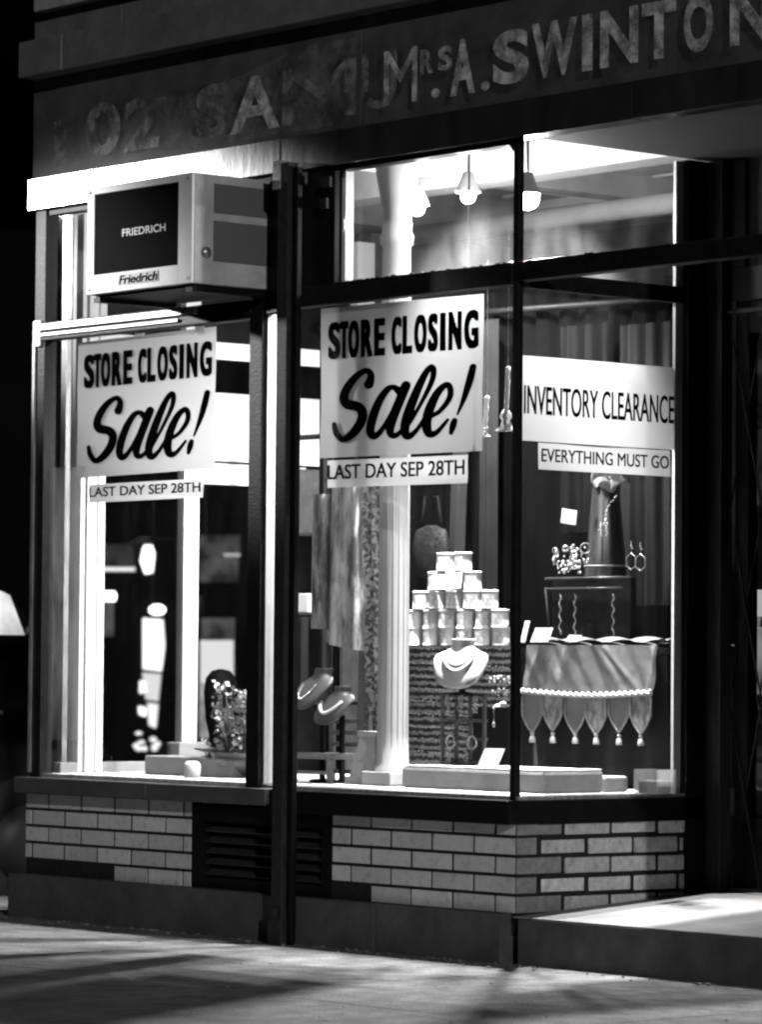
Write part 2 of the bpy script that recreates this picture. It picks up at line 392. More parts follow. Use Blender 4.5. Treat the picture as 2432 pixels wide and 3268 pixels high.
for ch, a, c, z0, z1 in (('1', 235, 290, 3.13, 3.31), ('0', 372, 522, 3.13, 3.355), ('2', 540, 692, 3.13, 3.345)):
    x0, x1 = X1(a, 540), X1(c, 540)
    if ch != '1': text_fit(bs, ch, x0 + .02, x1 + .03, z0 - .006, z1 - .004, PS(.0010), .03 if ch != '1' else 0)
    text_fit(bf, ch, x0, x1, z0, z1, PS(.0016), .03 if ch != '1' else 0)
for ch, a, c in (('S', 850, 1000), ('A', 1000, 1215), ('M', 1225, 1545)):
    x0, x1 = X1(a, 480), X1(c, 430)
    text_fit(bs, ch, x0 - .03, x1 - .03, 3.135, 3.35, PS(.0010), .03 if ch != 'M' else 0)
    text_fit(bf if ch != 'A' else bl, ch, x0, x1, 3.13, 3.345, PS(.0016), .03 if ch != 'M' else 0)
text_fit(bs, 'U', X2(190, 300) - .02, X2(330, 290), 3.14, 3.35, PS(.0010), .01)
text_fit(bf, 'U', X2(180, 300), X2(310, 290), 3.135, 3.35, PS(.0016), .01)
for ch, a, c, z0, z1 in (('M', 262, 385, 3.14, 3.345), ('R', 395, 445, 3.235, 3.325), ('S', 462, 515, 3.235, 3.325), ('.', 438, 468, 3.14, 3.175), ('A', 508, 598, 3.135, 3.34), ('.', 622, 652, 3.135, 3.17),
                         ('S', 665, 798, 3.145, 3.34), ('W', 806, 975, 3.145, 3.345), ('I', 993, 1032, 3.145, 3.345), ('N', 1060, 1200, 3.145, 3.345), ('T', 1213, 1340, 3.145, 3.345), ('O', 1368, 1476, 3.145, 3.345), ('N', 1538, 1690, 3.145, 3.345)):
    y = 390 - (a - 262) * .2
    x0, x1 = X2(a, y - 60), X2(c, y - 60)
    if ch not in '.':
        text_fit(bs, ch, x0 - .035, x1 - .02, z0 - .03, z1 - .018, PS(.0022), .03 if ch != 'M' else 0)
    text_fit(bl, ch, x0, x1, z0, z1, PS(.0030), {'.': .02, 'M': 0., 'N': .035}.get(ch, .04))
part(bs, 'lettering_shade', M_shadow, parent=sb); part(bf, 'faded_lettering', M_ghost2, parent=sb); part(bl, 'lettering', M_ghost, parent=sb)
# metal strip under the sign, soffit of the entrance
b = MB(); b.box(XL + .015, -1.335, -.035, .05, 2.945, 3.077); b.box(-1.33, .6, -.032, .05, 2.943, 3.076); b.box(.605, 3.2, -.035, .05, 2.944, 3.077); part(b, 'metal_strip', M_strip, .003)
b = MB(); b.box(0.0, 3.2, .05, 1.1, 2.95, 3.0); part(b, 'entrance_soffit', M_soffit)
b = MB(); b.box(.013, 3.2, 1.001, 1.06, 2.545, 2.95); b.box(.35, .36, .992, 1.0, 2.55, 2.945); b.box(.09, .16, .985, 1.0, 2.55, 2.948)
for x in (.7, 1.05, 1.4): b.box(x, x + .01, .993, 1.0, 2.55, 2.945)
part(b, 'transom_board', M_soffit)
# brickwork
def rows(): return [(k, .442 - .069 * k) for k in range(-1, 4)]
for q in ((-3.02, -1.885, .0025, .2, .15, .53), (-1.03, -.205, .0025, .2, .15, .5), (-.204, -.0045, .003, .9, .1, .5)):
    b = MB(); b.box(*q); part(b, 'mortar', M_mortar)
random.seed(5)
def front_bricks(b, xa, xb, skip):
    for k, zt in rows():
        off = -.2235 if k % 2 == 0 else -.2235 + .1145
        x = off - .0 - 16 * .2290
        while x < xb:
            a0, a1 = max(x, xa), min(x + .218, xb)
            if a1 - a0 > .03 and not skip(k, a0, a1):
                j = random.uniform(-.0015, .0015)
                b.box(a0, a1, j, .05, zt - .057, zt)
            x += .2290
b = MB(); front_bricks(b, -3.022, -1.895, lambda k, a0, a1: k == 3 and a0 < -2.62); part(b, 'brick_panel', M_brickf, .002)
b = MB(); front_bricks(b, -1.025, -.0125, lambda k, a0, a1: k == 3 and a1 < -.68); part(b, 'brick_panel', M_brickf, .002)
b = MB()     # unglazed ends toothing into the side wall
for k, zt in rows():
    b.box(-.0118, .0015, .0008, .095 if k % 2 == 0 else .216, zt - .057, zt + random.uniform(-.002, .003))
part(b, 'corner_bricks', mat('brick_ends', .2, .85, .3, 30., .3, spec=.2), .003)
b = MB()
for k, zt in rows():
    J = (.118, .339, .353, .572, .584, .805, .818, .9) if k % 2 == 0 else (.236, .458, .470, .697, .709, .9)
    if k % 2: J = (.236, .458, .470, .697, .709, .9)
    for i in range(0, len(J), 2): b.box(-.05, random.uniform(-.004, .004), J[i], J[i + 1], zt - .060 - .002 * i / 2, zt - .004 - .002 * i / 2)
part(b, 'side_bricks', M_bricks, .007)
b = MB(); b.box(-2.55, -2.5, .006, .03, .195, .235); part(b, 'broken_brick', M_bricks, .008)
# base, step
b = MB(); b.box(-3.07, -1.32, -.055, .15, -.04, .178); b.box(-1.315, -.72, -.05, .15, -.02, .176); b.box(-.716, -.03, -.05, .15, -.02, .176); part(b, 'plinth', M_plinth, .006)
b = MB(); b.prism([(.03, -.02, -.02), (.03, -.02, .16), (.03, 1.0, .225), (.03, 1.0, -.02)], (3.1, 0, 0)); part(b, 'entrance_step', M_plinth)
b = MB(); b.prism([(.0, -.016, .163), (.0, -.016, .167), (.0, 1.0, .230), (.0, 1.0, .226)], (3.15, 0, 0)); part(b, 'entrance_floor', M_floor)
# vent
b = MB(); b.box(-1.885, -1.03, .06, .08, .18, .5); b.box(-1.885, -1.81, .0, .06, .178, .5); b.box(-1.09, -1.032, .0, .06, .178, .5); b.box(-1.81, -1.09, .0, .06, .44, .5); b.box(-1.81, -1.09, .0, .06, .178, .222)
vg = part(b, 'vent_grille', M_dark)
b = MB()
for i in range(5):
    zc = .245 + i * .042
    b.obox((-1.45, .025, zc), (.355, 0, 0), (0, .02, .012), (0, -.001, .002))
part(b, 'louvre', mat('louvre_paint', .03, .5, .3, 20.), parent=vg)
# sills
b = MB(); b.box(-3.005, -2.1, -.075, .1, .518, .581); b.box(-2.103, -1.345, -.072, .1, .516, .5795); part(b, 'window_sill', M_sill, .003)
b = MB(); b.box(-1.34, .012, -.055, .1, .492, .578); b.box(-.1, .012, .1, .93, .49, .5775); part(b, 'window_sill', M_dark, .004, label='black painted sill of the corner window')
# sill lower frame inside the glass
b = MB(); b.box(-2.98, -1.45, .0, .05, .581, .596); b.box(-1.45, .005, .0, .05, .578, .592); b.box(-.045, .004, .05, .85, .578, .592); part(b, 'bottom_rail', M_chrome)
# posts and bars
b = MB(); b.box(-2.985, -2.912, -.012, .05, .58, 2.945); part(b, 'corner_post', M_darkf, .003)
b = MB(); b.box(-2.988, -2.972, -.02, -.012, .6, 2.4); part(b, 'corner_trim', M_chrome)
b = MB(); b.box(-2.987, -2.93, -.022, .02, 2.37, 2.48); part(b, 'bar_end', M_chrome, .006)
b = MB(); b.box(-1.53, -1.452, -.02, .002, .58, 2.42); part(b, 'mullion', M_darkf, .003)
b = MB(); b.box(-1.53, -1.444, .003, .062, .597, 2.41); part(b, 'mullion_lining', M_white)
b = MB(); b.box(-2.93, -1.53, -.02, .04, 2.395, 2.47); b.box(-1.53, -.036, -.012, .05, 2.42, 2.5); b.box(-.008, 3.2, -.012, .05, 2.43, 2.50); b.box(-.045, -.002, .05, .838, 2.41, 2.47); part(b, 'transom_bar', M_darkf, .004)
b = MB(); b.box(-2.93, -1.86, -.034, -.02, 2.437, 2.462); b.box(-2.93, -1.98, -.03, -.02, 2.412, 2.424); part(b, 'bright_moulding', M_chrome, .002)
b = MB(); random.seed(9)       # crumbs of old plaster on the bar
for i in range(70):
    x = random.uniform(-1.0, .75); 
    if -.05 < x < .03: continue
    r = random.uniform(.0015, .0065) * random.random() + .001; b.obox((x, .0, 2.5 + r * .3), (r * 1.5, 0, 0), (0, r, 0), (0, .2 * r, r * .7))
part(b, 'bar_debris', M_darkf)
b = MB(); b.box(-.036, -.008, -.006, .022, .578, 2.945); part(b, 'corner_mullion', M_darkf, .004)
b = MB(); b.prism([(-.075, -.01, 2.945), (-.036, -.01, 2.90), (-.036, -.01, 2.945)], (0, .05, 0)); part(b, 'corner_bracket', M_darkf)
b = MB(); b.box(-1.44, -1.035, -.008, .06, 2.5, 2.945); b.box(-1.40, -1.26, -.03, -.008, 2.42, 2.93); part(b, 'boarded_transom', M_dark, .003)
b = MB(); b.box(-1.036, -1.015, .03, .07, 2.5, 2.94); part(b, 'transom_lining', M_white)
b = MB(); b.box(-1.36, -.05, -.005, .05, 2.925, 2.944); b.box(-2.9, -1.44, -.005, .05, 2.92, 2.944); part(b, 'top_rail', M_dark)
# jamb and door posts of the entrance
b = MB(); b.box(-.031, -.0185, .800, .838, .592, 2.94); part(b, 'jamb_lining', M_white)
b = MB(); b.box(-.06, .012, .839, 1.06, .19, 2.945); part(b, 'jamb', M_dark, .003)
b = MB(); b.box(.0125, .085, .94, 1.0, .2, 2.945); part(b, 'door_post', mat('door_post_paint', .035, .4, .6, 3., streak=.4), .004)
b = MB(); b.box(.09, 1.35, .985, 1.05, 2.42, 2.545); part(b, 'door_lintel', M_soffit, .003)
# shop door
b = MB(); b.box(.1, .17, 1.0, 1.05, .23, 2.42); b.box(1.19, 1.26, 1.0, 1.05, .23, 2.42); b.box(.17, 1.19, 1.0, 1.05, .23, .5); b.box(.17, 1.19, 1.0, 1.05, 2.3, 2.42); b.box(.66, .7, 1.0, 1.05, .5, 2.3)
dr = part(b, 'door', M_dark, .003)
b = MB(); b.box(.17, .66, 1.02, 1.026, .5, 2.3); b.box(.7, 1.19, 1.02, 1.026, .5, 2.3); part(b, 'pane', glass('door_glass', .004, .6), parent=dr)
b = MB(); b.tube([(.64, .99, 1.0), (.64, .95, 1.02), (.64, .95, 1.2), (.64, .99, 1.22)], .008); part(b, 'handle', M_chrome, parent=dr)
# the far side of the entrance
b = MB(); b.box(1.24, 1.3, 0, 1.0, .15, .58); b.box(1.24, 3.2, .0, .2, .15, .58); b.box(1.2, 1.28, .93, 1.05, .2, 2.94); b.box(1.24, 1.3, -.01, .06, .58, 2.95); b.box(1.245, 1.27, .06, .93, .58, 2.95); b.box(3.1, 3.2, 0, .2, .15, 2.95); part(b, 'far_bay', M_dark)
# panes
def pane(x0, x1, y0, y1, z0, z1, m_=M_pane):
    b = MB(); b.box(x0, x1, y0, y1, z0, z1); return part(b, 'pane', m_)
pane(-2.912, -1.53, .02, .025, .596, 2.395)
pane(-1.444, -.02, .0225, .0275, .592, 2.42)
pane(-1.015, -.02, .0225, .0275, 2.5, 2.925, M_paned)
pane(-2.912, -2.2, .02, .025, 2.47, 2.92)
pane(-.018, -.013, .028, .838, .592, 2.41)
pane(-.018, -.013, .028, .838, 2.47, 2.945, M_paned)
pane(1.3, 3.1, .02, .025, .58, 2.945)
# white iron column behind the glass
cx = U(854, 1300, .3).x; cy = .3
b = MB(); b.lathe([(.075, .6), (.075, .66), (.062, .68), (.059, .8), (.055, 2.55), (.055, 2.66), (.064, 2.67), (.066, 2.70), (.058, 2.715), (.056, 2.80), (.075, 2.90), (.085, 2.96), (.085, 3.2)], (cx, cy, 0), 28)
for k in range(16):
    a = 2 * math.pi * k / 16; b.tube([(cx + .0575 * math.cos(a), cy + .0575 * math.sin(a), .7), (cx + .0535 * math.cos(a), cy + .0535 * math.sin(a), 2.55)], .0032, 5)
part(b, 'iron_column', M_white)
b = MB(); b.box(cx - .085, cx + .085, cy - .085, cy + .085, .6, .65); part(b, 'column_base', M_white, .005)
# left wall: white posts, bar and panes to the side street
XW = -2.95
b = MB(); b.box(XW - .04, XW + .035, .185, .312, .6, 2.95); b.box(XW + .035, XW + .05, .21, .24, .6, 2.95); b.box(XW + .035, XW + .045, .27, .305, .6, 2.95); part(b, 'side_post', M_white, .004)
b = MB(); b.box(XW - .045, XW - .01, .135, .16, .6, 2.95); part(b, 'corner_trim', M_chrome)
b = MB(); b.box(XW - .03, XW + .02, .745, .825, .72, 2.95); part(b, 'side_mullion', M_white, .004)
b = MB(); b.box(XW - .03, XW + .06, .7, .87, .66, .72); b.box(XW - .03, XW + .03, .1, 2.4, .58, .64); part(b, 'side_sill', mat('grey_plinth', .25, .7), .006)
b = MB(); b.box(XW - .03, XW + .015, .312, .745, 2.375, 2.45); b.box(XW - .03, XW + .015, .825, 1.7, 2.375, 2.45); b.box(XW - .03, XW + .03, 1.7, 1.8, .6, 2.95); part(b, 'side_transom_bar', M_white, .003)
pane(XW - .012, XW - .007, .02, .19, .6, 2.95); pane(XW - .012, XW - .007, .312, .745, .64, 2.375); pane(XW - .012, XW - .007, .825, 1.7, .64, 2.375)
b = MB(); b.box(XW - .03, XW - .02, .312, 1.7, 2.45, 2.95); part(b, 'side_transom_board', M_dark)
b = MB(); b.box(-3.02, XW - .0, .03, 1.8, -.1, .58); b.box(-3.02, XW, 1.8, 7, -.1, 3.2); part(b, 'side_wall', M_plinth)
b = MB(); x0 = -2.905; b.grid(lambda i, j: (x0 + .005 + i * .22, .034 + .002 * math.sin(9 * i + 4 * j), .735 + j * 1.13), 6, 12)  # hazy sheet added to imitate a pale reflection on the glass
part(b, 'haze_sheet', glass('reflection_haze', .11, .9), label='added hazy sheet imitating a reflection at the left edge of the glass')
# inside: deck, ceiling, walls, floor
b = MB(); b.box(-2.92, -.02, .05, 1.42, .5, .597); part(b, 'display_deck', M_deck, .004)
b = MB(); b.box(XW, 3.2, .06, 7, 3.2, 3.28)
ce = part(b, 'ceiling', M_ceil)
b = MB()
for y in (1.25, 2.6, 4.2): b.box(XW, 3.2, y, y + .16, 3.05, 3.2)
for x in (-1.9, .2): b.box(x, x + .14, .07, 7, 3.09, 3.2)
part(b, 'beam', M_ceil, .004, parent=ce)
b = MB()
for i in range(13):
    for j in range(7): b.box(-2.9 + i * .45, -2.9 + i * .45 + .39, .15 + j * .45, .54 + j * .45, 3.19, 3.202)
part(b, 'tin_panel', M_ceil, .006, parent=ce)
b = MB(); b.tube([(XW, 1.9, 2.98), (3, 1.9, 2.98)], .045, 12); b.tube([(XW, 2.2, 3.02), (3, 2.2, 3.02)], .02); part(b, 'ceiling_pipe', mat('pipe_paint', .25, .6, .2, 5.), parent=ce)
b = MB(); b.box(XW, 3.2, 6.9, 7, .1, 3.2); b.box(3.1, 3.2, 1.1, 7, .1, 3.2); b.box(XW, 3.2, .2, 6.9, .05, .1); part(b, 'interior_wall', M_wallin)

# ------------------------------------------------------------------ the iron post at the kerb side of the sill
T2 = thing('iron_post', 'thin square iron post standing before the sill between the windows', 'post', (-1.23, -.11, 0))
PX0, PX1, PX2 = U(604, 1300, -.11).x, U(627, 1300, -.11).x, U(639, 1300, -.11).x
b = MB(); b.box(PX0, PX1, -.135, -.085, .0, 2.96); b.build('shaft', M_pole, T2, .004)
b = MB(); b.box(PX1 + .001, PX2, -.115, -.09, .0, 2.94); b.build('conduit', M_dark, T2, .004)
b = MB(); b.box(PX0 - .008, PX1 + .006, -.145, -.075, .0, .1); b.box(PX0 + .004, PX0 + .05, -.15, -.14, .1, .14); b.build('foot', M_pole, T2, .01)
b = MB(); b.box(PX0 - .025, PX0 + .02, -.14, -.03, 2.86, 2.97); b.build('bracket', mat('galvanised', .35, .4, .4, 60., .2, metal=.5), T2, .003)
b = MB(); b.box(PX2 + .05, PX2 + .11, -.05, -.035, 2.86, 2.90); b.build('clip', M_pole, T2, .003)
b = MB(); b.box(PX2 + .05, PX2 + .09, -.05, -.035, 2.78, 2.82); b.build('clip', M_pole, T2, .003)

# ------------------------------------------------------------------ air conditioner
A = thing('air_conditioner', 'boxy white window air conditioner jutting out over the left window', 'air conditioner', (-1.8, -.2, 2.52))
yf = -.40
p0 = U(187, 635, yf); p1 = U(413, 373, yf); xa, xb = p0.x, U(415, 500, yf).x; za, zb = U(418, 612, yf).z, p1.z
M_ac = mat('cream_enamel', .8, .4, .08, 12., .03, spec=.4)
b = MB(); fw = .042
b.box(xa, xb, yf + .012, .05, za, zb); b.build('casing', mat('grubby_enamel', .42, .45, .25, 9., .05, spec=.3), A, .006)
b = MB()      # front frame
gx0, gx1, gz0, gz1 = xa + .045, xb - .085, za + .075, zb - .03
b.box(xa, gx0, yf, yf + .012, za, zb); b.box(gx1, xb, yf, yf + .012, za, zb); b.box(gx0, gx1, yf, yf + .012, za, gz0); b.box(gx0, gx1, yf, yf + .012, gz1, zb)
b.build('front_frame', M_ac, A, .002)
b = MB(); b.box(gx0, gx1, yf + .006, yf + .0115, gz0, gz1)
n = 46
for i in range(n): zz = gz0 + (i + .5) / n * (gz1 - gz0); b.box(gx0, gx1, yf + .003, yf + .006, zz - .002, zz + .002)
gr = b.build('front_grille', mat('grille_black', .003, .7, .3, spec=.03), A)
b = MB(); cxx = (gx0 + gx1) / 2 + .03; zc = (gz0 + gz1) / 2
place = lambda u, v, k=0: Vector((u, yf + .0025 - k, v))
text_fit(b, 'FRIEDRICH', U(263, 505, yf).x, U(357, 490, yf).x, zc - .022, zc + .008, place, .012)
b.build('maker_lettering', mat('dull_silver', .45, .4), gr)
b = MB(); lx0, lx1 = U(258, 610, yf).x, U(340, 600, yf).x; b.box(lx0 - .008, lx1 + .008, yf - .002, yf - .0003, za + .022, za + .064); pl = b.build('name_plate', mat('plate_grey', .3, .4), A)
b = MB(); text_fit(b, 'Friedrich', lx0, lx1, za + .026, za + .06, lambda u, v, k=0: Vector((u, yf - .003, v)), .02, .01); b.build('maker_lettering', M_ink, pl)
b = MB(); z3 = [za + .09, za + .245, za + .275, zb - .035]
b.box(xb + .0005, xb + .003, yf + .105, -.02, z3[0], z3[1]); b.box(xb + .0005, xb + .003, yf + .105, -.02, z3[2], z3[3])
b.build('side_louvre_panel', stripes('ac_side_grille', .16, .07, 60, 'Z', 0, .5, .2), A)
b = MB(); b.lathe([(.022, 0), (.022, .006), (.013, .008), (.011, .012)], (0, 0, 0), 16)
b.v = [(xb + z, yf + .07 + x, za + .12 + y) for x, y, z in b.v]; b.build('knob', mat('knob_metal', .3, .3, metal=.6), A)
b = MB(); b.box(xa + .02, xb - .02, yf + .03, 0, za - .012, za - .001); b.box(xa + .02, xa + .06, yf + .02, .0, za - .03, za - .012); b.box(xb - .06, xb - .02, yf + .02, .0, za - .03, za - .012); b.build('support_rail', M_dark, A)

for (x, y, zz) in ((xa + .015, yf - .0015, za + .02), (xb - .02, yf - .0015, za + .02), (xb - .02, yf - .0015, zb - .02), (xa + .015, yf - .0015, zb - .02)):
    b = MB(); b.lathe([(.006, 0), (.005, .002)], (0, 0, 0), 10); b.v = [(x + q[0], y - q[2], zz + q[1]) for q in b.v]; b.build('screw', M_chrome, A)

# ------------------------------------------------------------------ posters in the windows
YP = .031
def poster_front(name, label, cat, x0, x1, z0, z1, mt, group=None, wob=.004, seed=0, skew=0.):
    o = thing(name, label, cat, ((x0 + x1) / 2, YP, z0), group)
    r = random.Random(seed); ph = [r.uniform(0, 6) for _ in range(4)]
    b = MB(); b.grid(lambda i, j: (x0 + i * (x1 - x0), YP + wob * (1 + .5 * math.sin(5 * i + ph[0] + 2 * j) + .5 * math.sin(7 * j + 3 * i + ph[1])), z0 + j * (z1 - z0) + skew * i), 24, 24)
    b.build('sheet', mt, o); return o
def quad_bounds(pts, Y): 
    q = [U(*p, Y) for p in pts]; return q
SALE = [
 [(575, 772, 62), (588, 715, 44), (560, 683, 36), (500, 715, 46), (440, 785, 56), (410, 860, 60), (432, 905, 62), (500, 920, 58), (533, 965, 62), (515, 1035, 62), (460, 1105, 56), (400, 1138, 40), (360, 1095, 40), (345, 1040, 30)],
 [(775, 815, 50), (735, 790, 34), (690, 812, 44), (635, 900, 54), (595, 1010, 58), (585, 1085, 54), (612, 1115, 44), (665, 1065, 34), (730, 950, 28), (790, 820, 30)],
 [(818, 780, 62), (790, 850, 60), (745, 960, 60), (715, 1055, 56), (725, 1105, 42), (765, 1100, 34), (820, 1040, 26), (880, 950, 24)],
 [(830, 1045, 26), (910, 910, 26), (985, 760, 34), (1002, 680, 38), (982, 655, 36), (940, 710, 44), (880, 840, 56), (825, 990, 60), (812, 1080, 56), (838, 1112, 44), (890, 1070, 30), (950, 980, 26)],
 [(960, 990, 28), (1040, 945, 30), (1105, 860, 36), (1112, 795, 38), (1085, 770, 38), (1030, 820, 48), (980, 920, 58), (955, 1020, 60), (970, 1090, 50), (1020, 1085, 34), (1095, 1000, 20)],
 [(1262, 650, 42), (1240, 740, 46), (1205, 850, 34), (1160, 962, 14)],
 [(1140, 1005, 36), (1130, 1040, 42), (1118, 1085, 28)]]
STORE = (('S', 305, 388), ('T', 382, 440), ('O', 437, 512), ('R', 520, 602), ('E', 608, 682), ('C', 722, 792), ('L', 795, 862), ('O', 872, 958), ('S', 963, 1032), ('I', 1043, 1082), ('N', 1098, 1188), ('G', 1202, 1300))
# reference sheet measured on the right hand poster
RX0, RX1 = U(693, 830, YP).x, U(1045, 800, YP).x
RZ0, RZ1 = U(865, 983, YP).z, U(865, 651, YP).z
def sale_poster(label, x0, x1, z0, z1, seed, skew, mt=M_paper):
    o = poster_front('sale_poster', label, 'poster', x0, x1, z0, z1, mt, 'store closing posters', seed=seed, skew=skew)
    def place(u, v, k=0):   # u, v: metres on the reference sheet
        a = (u - RX0) / (RX1 - RX0); c = (v - RZ0) / (RZ1 - RZ0)
        return Vector((x0 + a * (x1 - x0), YP - .0012 - k, z0 + c * (z1 - z0) + skew * a))
    b = MB()
    for ch, a, c in STORE:
        y = 500 - (a - 305) * .11
        u0, u1 = U(*c5(a, y), YP).x, U(*c5(c, y), YP).x
        bold_text(b, ch, u0, u1, 2.2145, 2.356, place, .0065 if ch != 'I' else .004, .0025, .02)
    b.build('heading_lettering', M_ink, o)
    b = MB()
    for st in SALE:
        q = []
        for px, py, w in st:
            p = U(*c5(px, py), YP); q.append((p.x * .64, p.z, w / 2.065 / 860 * 1.06))
        brush(b, q, lambda u, v, k=0: place(u / .64, v, k))
    b.build('brush_lettering', M_ink, o)
    return o
sale_poster('large Sale! poster in the right window left of the corner mullion', RX0, RX1, RZ0, RZ1, 1, -.008)
LX0, LX1 = U(165, 890, YP).x, U(465, 860, YP).x; LZ0, LZ1 = U(320, 1028, YP).z, U(320, 727, YP).z
lp = sale_poster('creased Sale! poster under the air conditioner', LX0, LX1, LZ0, LZ1, 2, .008, M_paper2)
b = MB()
for px in (300, 430): 
    p = U(px, 722 if px == 300 else 715, YP); b.box(p.x - .02, p.x + .04, YP - .004, YP - .002, p.z - .02, p.z + .02)
b.build('tape', paper('sticky_tape', .85, .6), lp)
def strip_front(label, x0, x1, z0, z1, txt, seed, skew, mt=M_strippaper):
    o = poster_front('date_strip', label, 'paper sign', x0, x1, z0, z1, mt, 'last day strips', wob=.002, seed=seed, skew=skew)
    b = MB(); h = z1 - z0
    bold_text(b, txt, x0 + .005, x1 - .012, z0 + h * .3, z0 + h * .84, lambda u, v, k=0: Vector((u, YP - .0012 - k, v + skew * (u - x0) / (x1 - x0))), .0022, .0008)
    b.build('lettering', M_ink, o); return o
strip_front('white LAST DAY strip hanging below the right window poster', U(709, 1025, YP).x, U(1013, 1015, YP).x, U(860, 1050, YP).z, U(860, 990, YP).z, 'LAST DAY SEP 28TH', 3, -.008)
strip_front('greyish LAST DAY strip hanging below the left window poster', U(191, 1070, YP).x, U(439, 1058, YP).x, U(315, 1084, YP).z, U(315, 1044, YP).z, 'LAST DAY SEP 28TH', 4, .0, M_strippaper2)
# side window signs
XP = -.024
def sign_side(name, label, y0, y1, z0, z1, txt, ty0, ty1, tz0, tz1, off, group=None, X=XP, mirror=False):
    o = thing(name, label, 'paper sign', (X, (y0 + y1) / 2, z0), group)
    sgn = 1 if not mirror else -1
    b = MB(); b.grid(lambda i, j: (X - sgn * .003 * (1 + math.sin(5 * i + 2 * j)), y0 + i * (y1 - y0), z0 + j * (z1 - z0)), 20, 8); b.build('sheet', M_strippaper2 if mirror else M_strippaper, o)
    b = MB()
    pl = (lambda u, v, k=0: Vector((X + .0012 + k, u, v))) if not mirror else (lambda u, v, k=0: Vector((X - .0012 - k, ty0 + ty1 - u, v)))
    bold_text(b, txt, ty0, ty1, tz0, tz1, pl, off * .09, off * .05); b.build('lettering', M_ink, o); return o
sign_side('clearance_sign', 'white INVENTORY CLEARANCE sign in the entrance side window', .018, .815, 1.862, 2.168, 'INVENTORY CLEARANCE', .040, .802, 1.958, 2.062, .018, 'clearance signs')
sign_side('clearance_strip', 'narrow EVERYTHING MUST GO strip in the entrance side window', .118, .785, 1.762, 1.858, 'EVERYTHING MUST GO', .128, .775, 1.79, 1.838, .012, 'everything must go strips')
sign_side('clearance_sign', 'clearance sign seen from its blank back on the side street panes', .69, 1.52, 1.935, 2.232, 'INVENTORY CLEARANCE', .72, 1.49, 2.03, 2.13, .0, 'clearance signs', XW - .0, True)
sign_side('clearance_strip', 'small strip seen from its back below the reversed clearance sign', .80, 1.43, 1.833, 1.925, 'EVERYTHING MUST GO', .82, 1.41, 1.86, 1.905, .0, 'everything must go strips', XW - .0, True)

# ------------------------------------------------------------------ lamps inside
M_bulb = emit('lamp_glow', 60.); M_shade = mat('lamp_shade_white', .8, .4, .05)
lamp_pos = [(U(905, 455, .9), 420, 50, (-.1, .15, -1), 150, 'frosted bell lamp hanging just right of the white column'), (U(1015, 428, .75), 760, 45, (-.2, .08, -1), 140, 'bell lamp hanging between the white column and corner mullion'), (U(1144, 432, .45), 1250, 70, (.42, -.52, -1), 108, 'blazing lamp hanging behind the corner mullion')]
for p, pw, up, aim, cone, lab in lamp_pos:
    L = thing('pendant_lamp', lab, 'lamp', p, 'pendant lamps in the window')
    b = MB(); b.tube([(p.x, p.y, p.z + .09), (p.x, p.y, 3.19)], .006); b.lathe([(.03, 3.17 - .0), (.045, 3.199)], (p.x, p.y, 0), 16); b.build('rod', M_chrome, L)
    b = MB(); b.lathe([(.02, .1), (.03, .07), (.045, .04), (.05, .02), (.048, .02), (.028, .066), (.018, .096)], tuple(p), 20); b.build('shade', M_shade, L)
    b = MB(); b.ball((p.x, p.y, p.z + .005), .03 if cone > 120 else .046, 10); b.build('bulb', M_bulb, L)
    l = bpy.data.lights.new('bulb_light', 'POINT'); l.energy = up; l.shadow_soft_size = .03
    lo = bpy.data.objects.new('bulb_light', l); COL.objects.link(lo); lo.parent = L; lo.location = (0, 0, -.03)
    lo = spot('beam_light', p + Vector((0, 0, -.045)), p + Vector(aim), pw, cone, .8, .03); lo.parent = L; lo.location -= p

# ------------------------------------------------------------------ things in the window
M_wood = mat('dark_wood', .03, .5, .4, 20., .15, spec=.4)
M_paleblock = mat('pale_board', .72, .7, .1, 10., .1)
M_card = paper('white_card', .85, .3)
DECK = .597
# two tables
def table(label, x0, x1, y0, y1, zt):
    o = thing('display_table', label, 'table', ((x0 + x1) / 2, (y0 + y1) / 2, DECK))
    b = MB(); b.box(x0, x1, y0, y1, zt - .025, zt); b.build('tabletop', M_wood, o, .003)
    for x in (x0 + .02, x1 - .05):
        for y in (y0 + .02, y1 - .05):
            b = MB(); b.box(x, x + .03, y, y + .03, DECK, zt - .025); b.build('leg', M_wood, o)
ZT = 1.13
table('dark table carrying the pyramid of tins', -1.78, -.95, .87, 1.25, ZT)
table('dark table under the tasselled velvet cloth', -.86, -.13, .84, 1.3, ZT)
# patterned throw on the first table
o = thing('patterned_throw', 'patterned dark woven throw hanging from the table of tins', 'throw', (-1.35, .86, .7))
M_throw = stripes('woven_bands', .006, .1, 11, 'Z', 3.5, .85, 1.1, 5.)
b = MB(); b.grid(lambda i, j: (-1.76 + i * .82, .862 - .012 * math.sin(i * 22) * (1 - j) - .02 * (1 - j), ZT + .004 - (1 - j) * (.50 + .05 * i)), 40, 20)
b.grid(lambda i, j: (-1.76 + i * .82, .862 + j * .38, ZT + .004), 10, 4); b.build('cloth', M_throw, o)
b = MB(); random.seed(4)
for k in range(9):
    zz = ZT - .06 - k * .05
    for i in range(46):
        x = -1.75 + i * .0175; b.obox((x, .835 - .004 * math.sin(i), zz - .02 * i / 46 + random.uniform(-.003, .003)), (.005, 0, 0), (0, .001, 0), (0, 0, random.uniform(.001, .004)))
b.build('stitching', mat('pale_thread', .25, .6, .6, 60.), o)
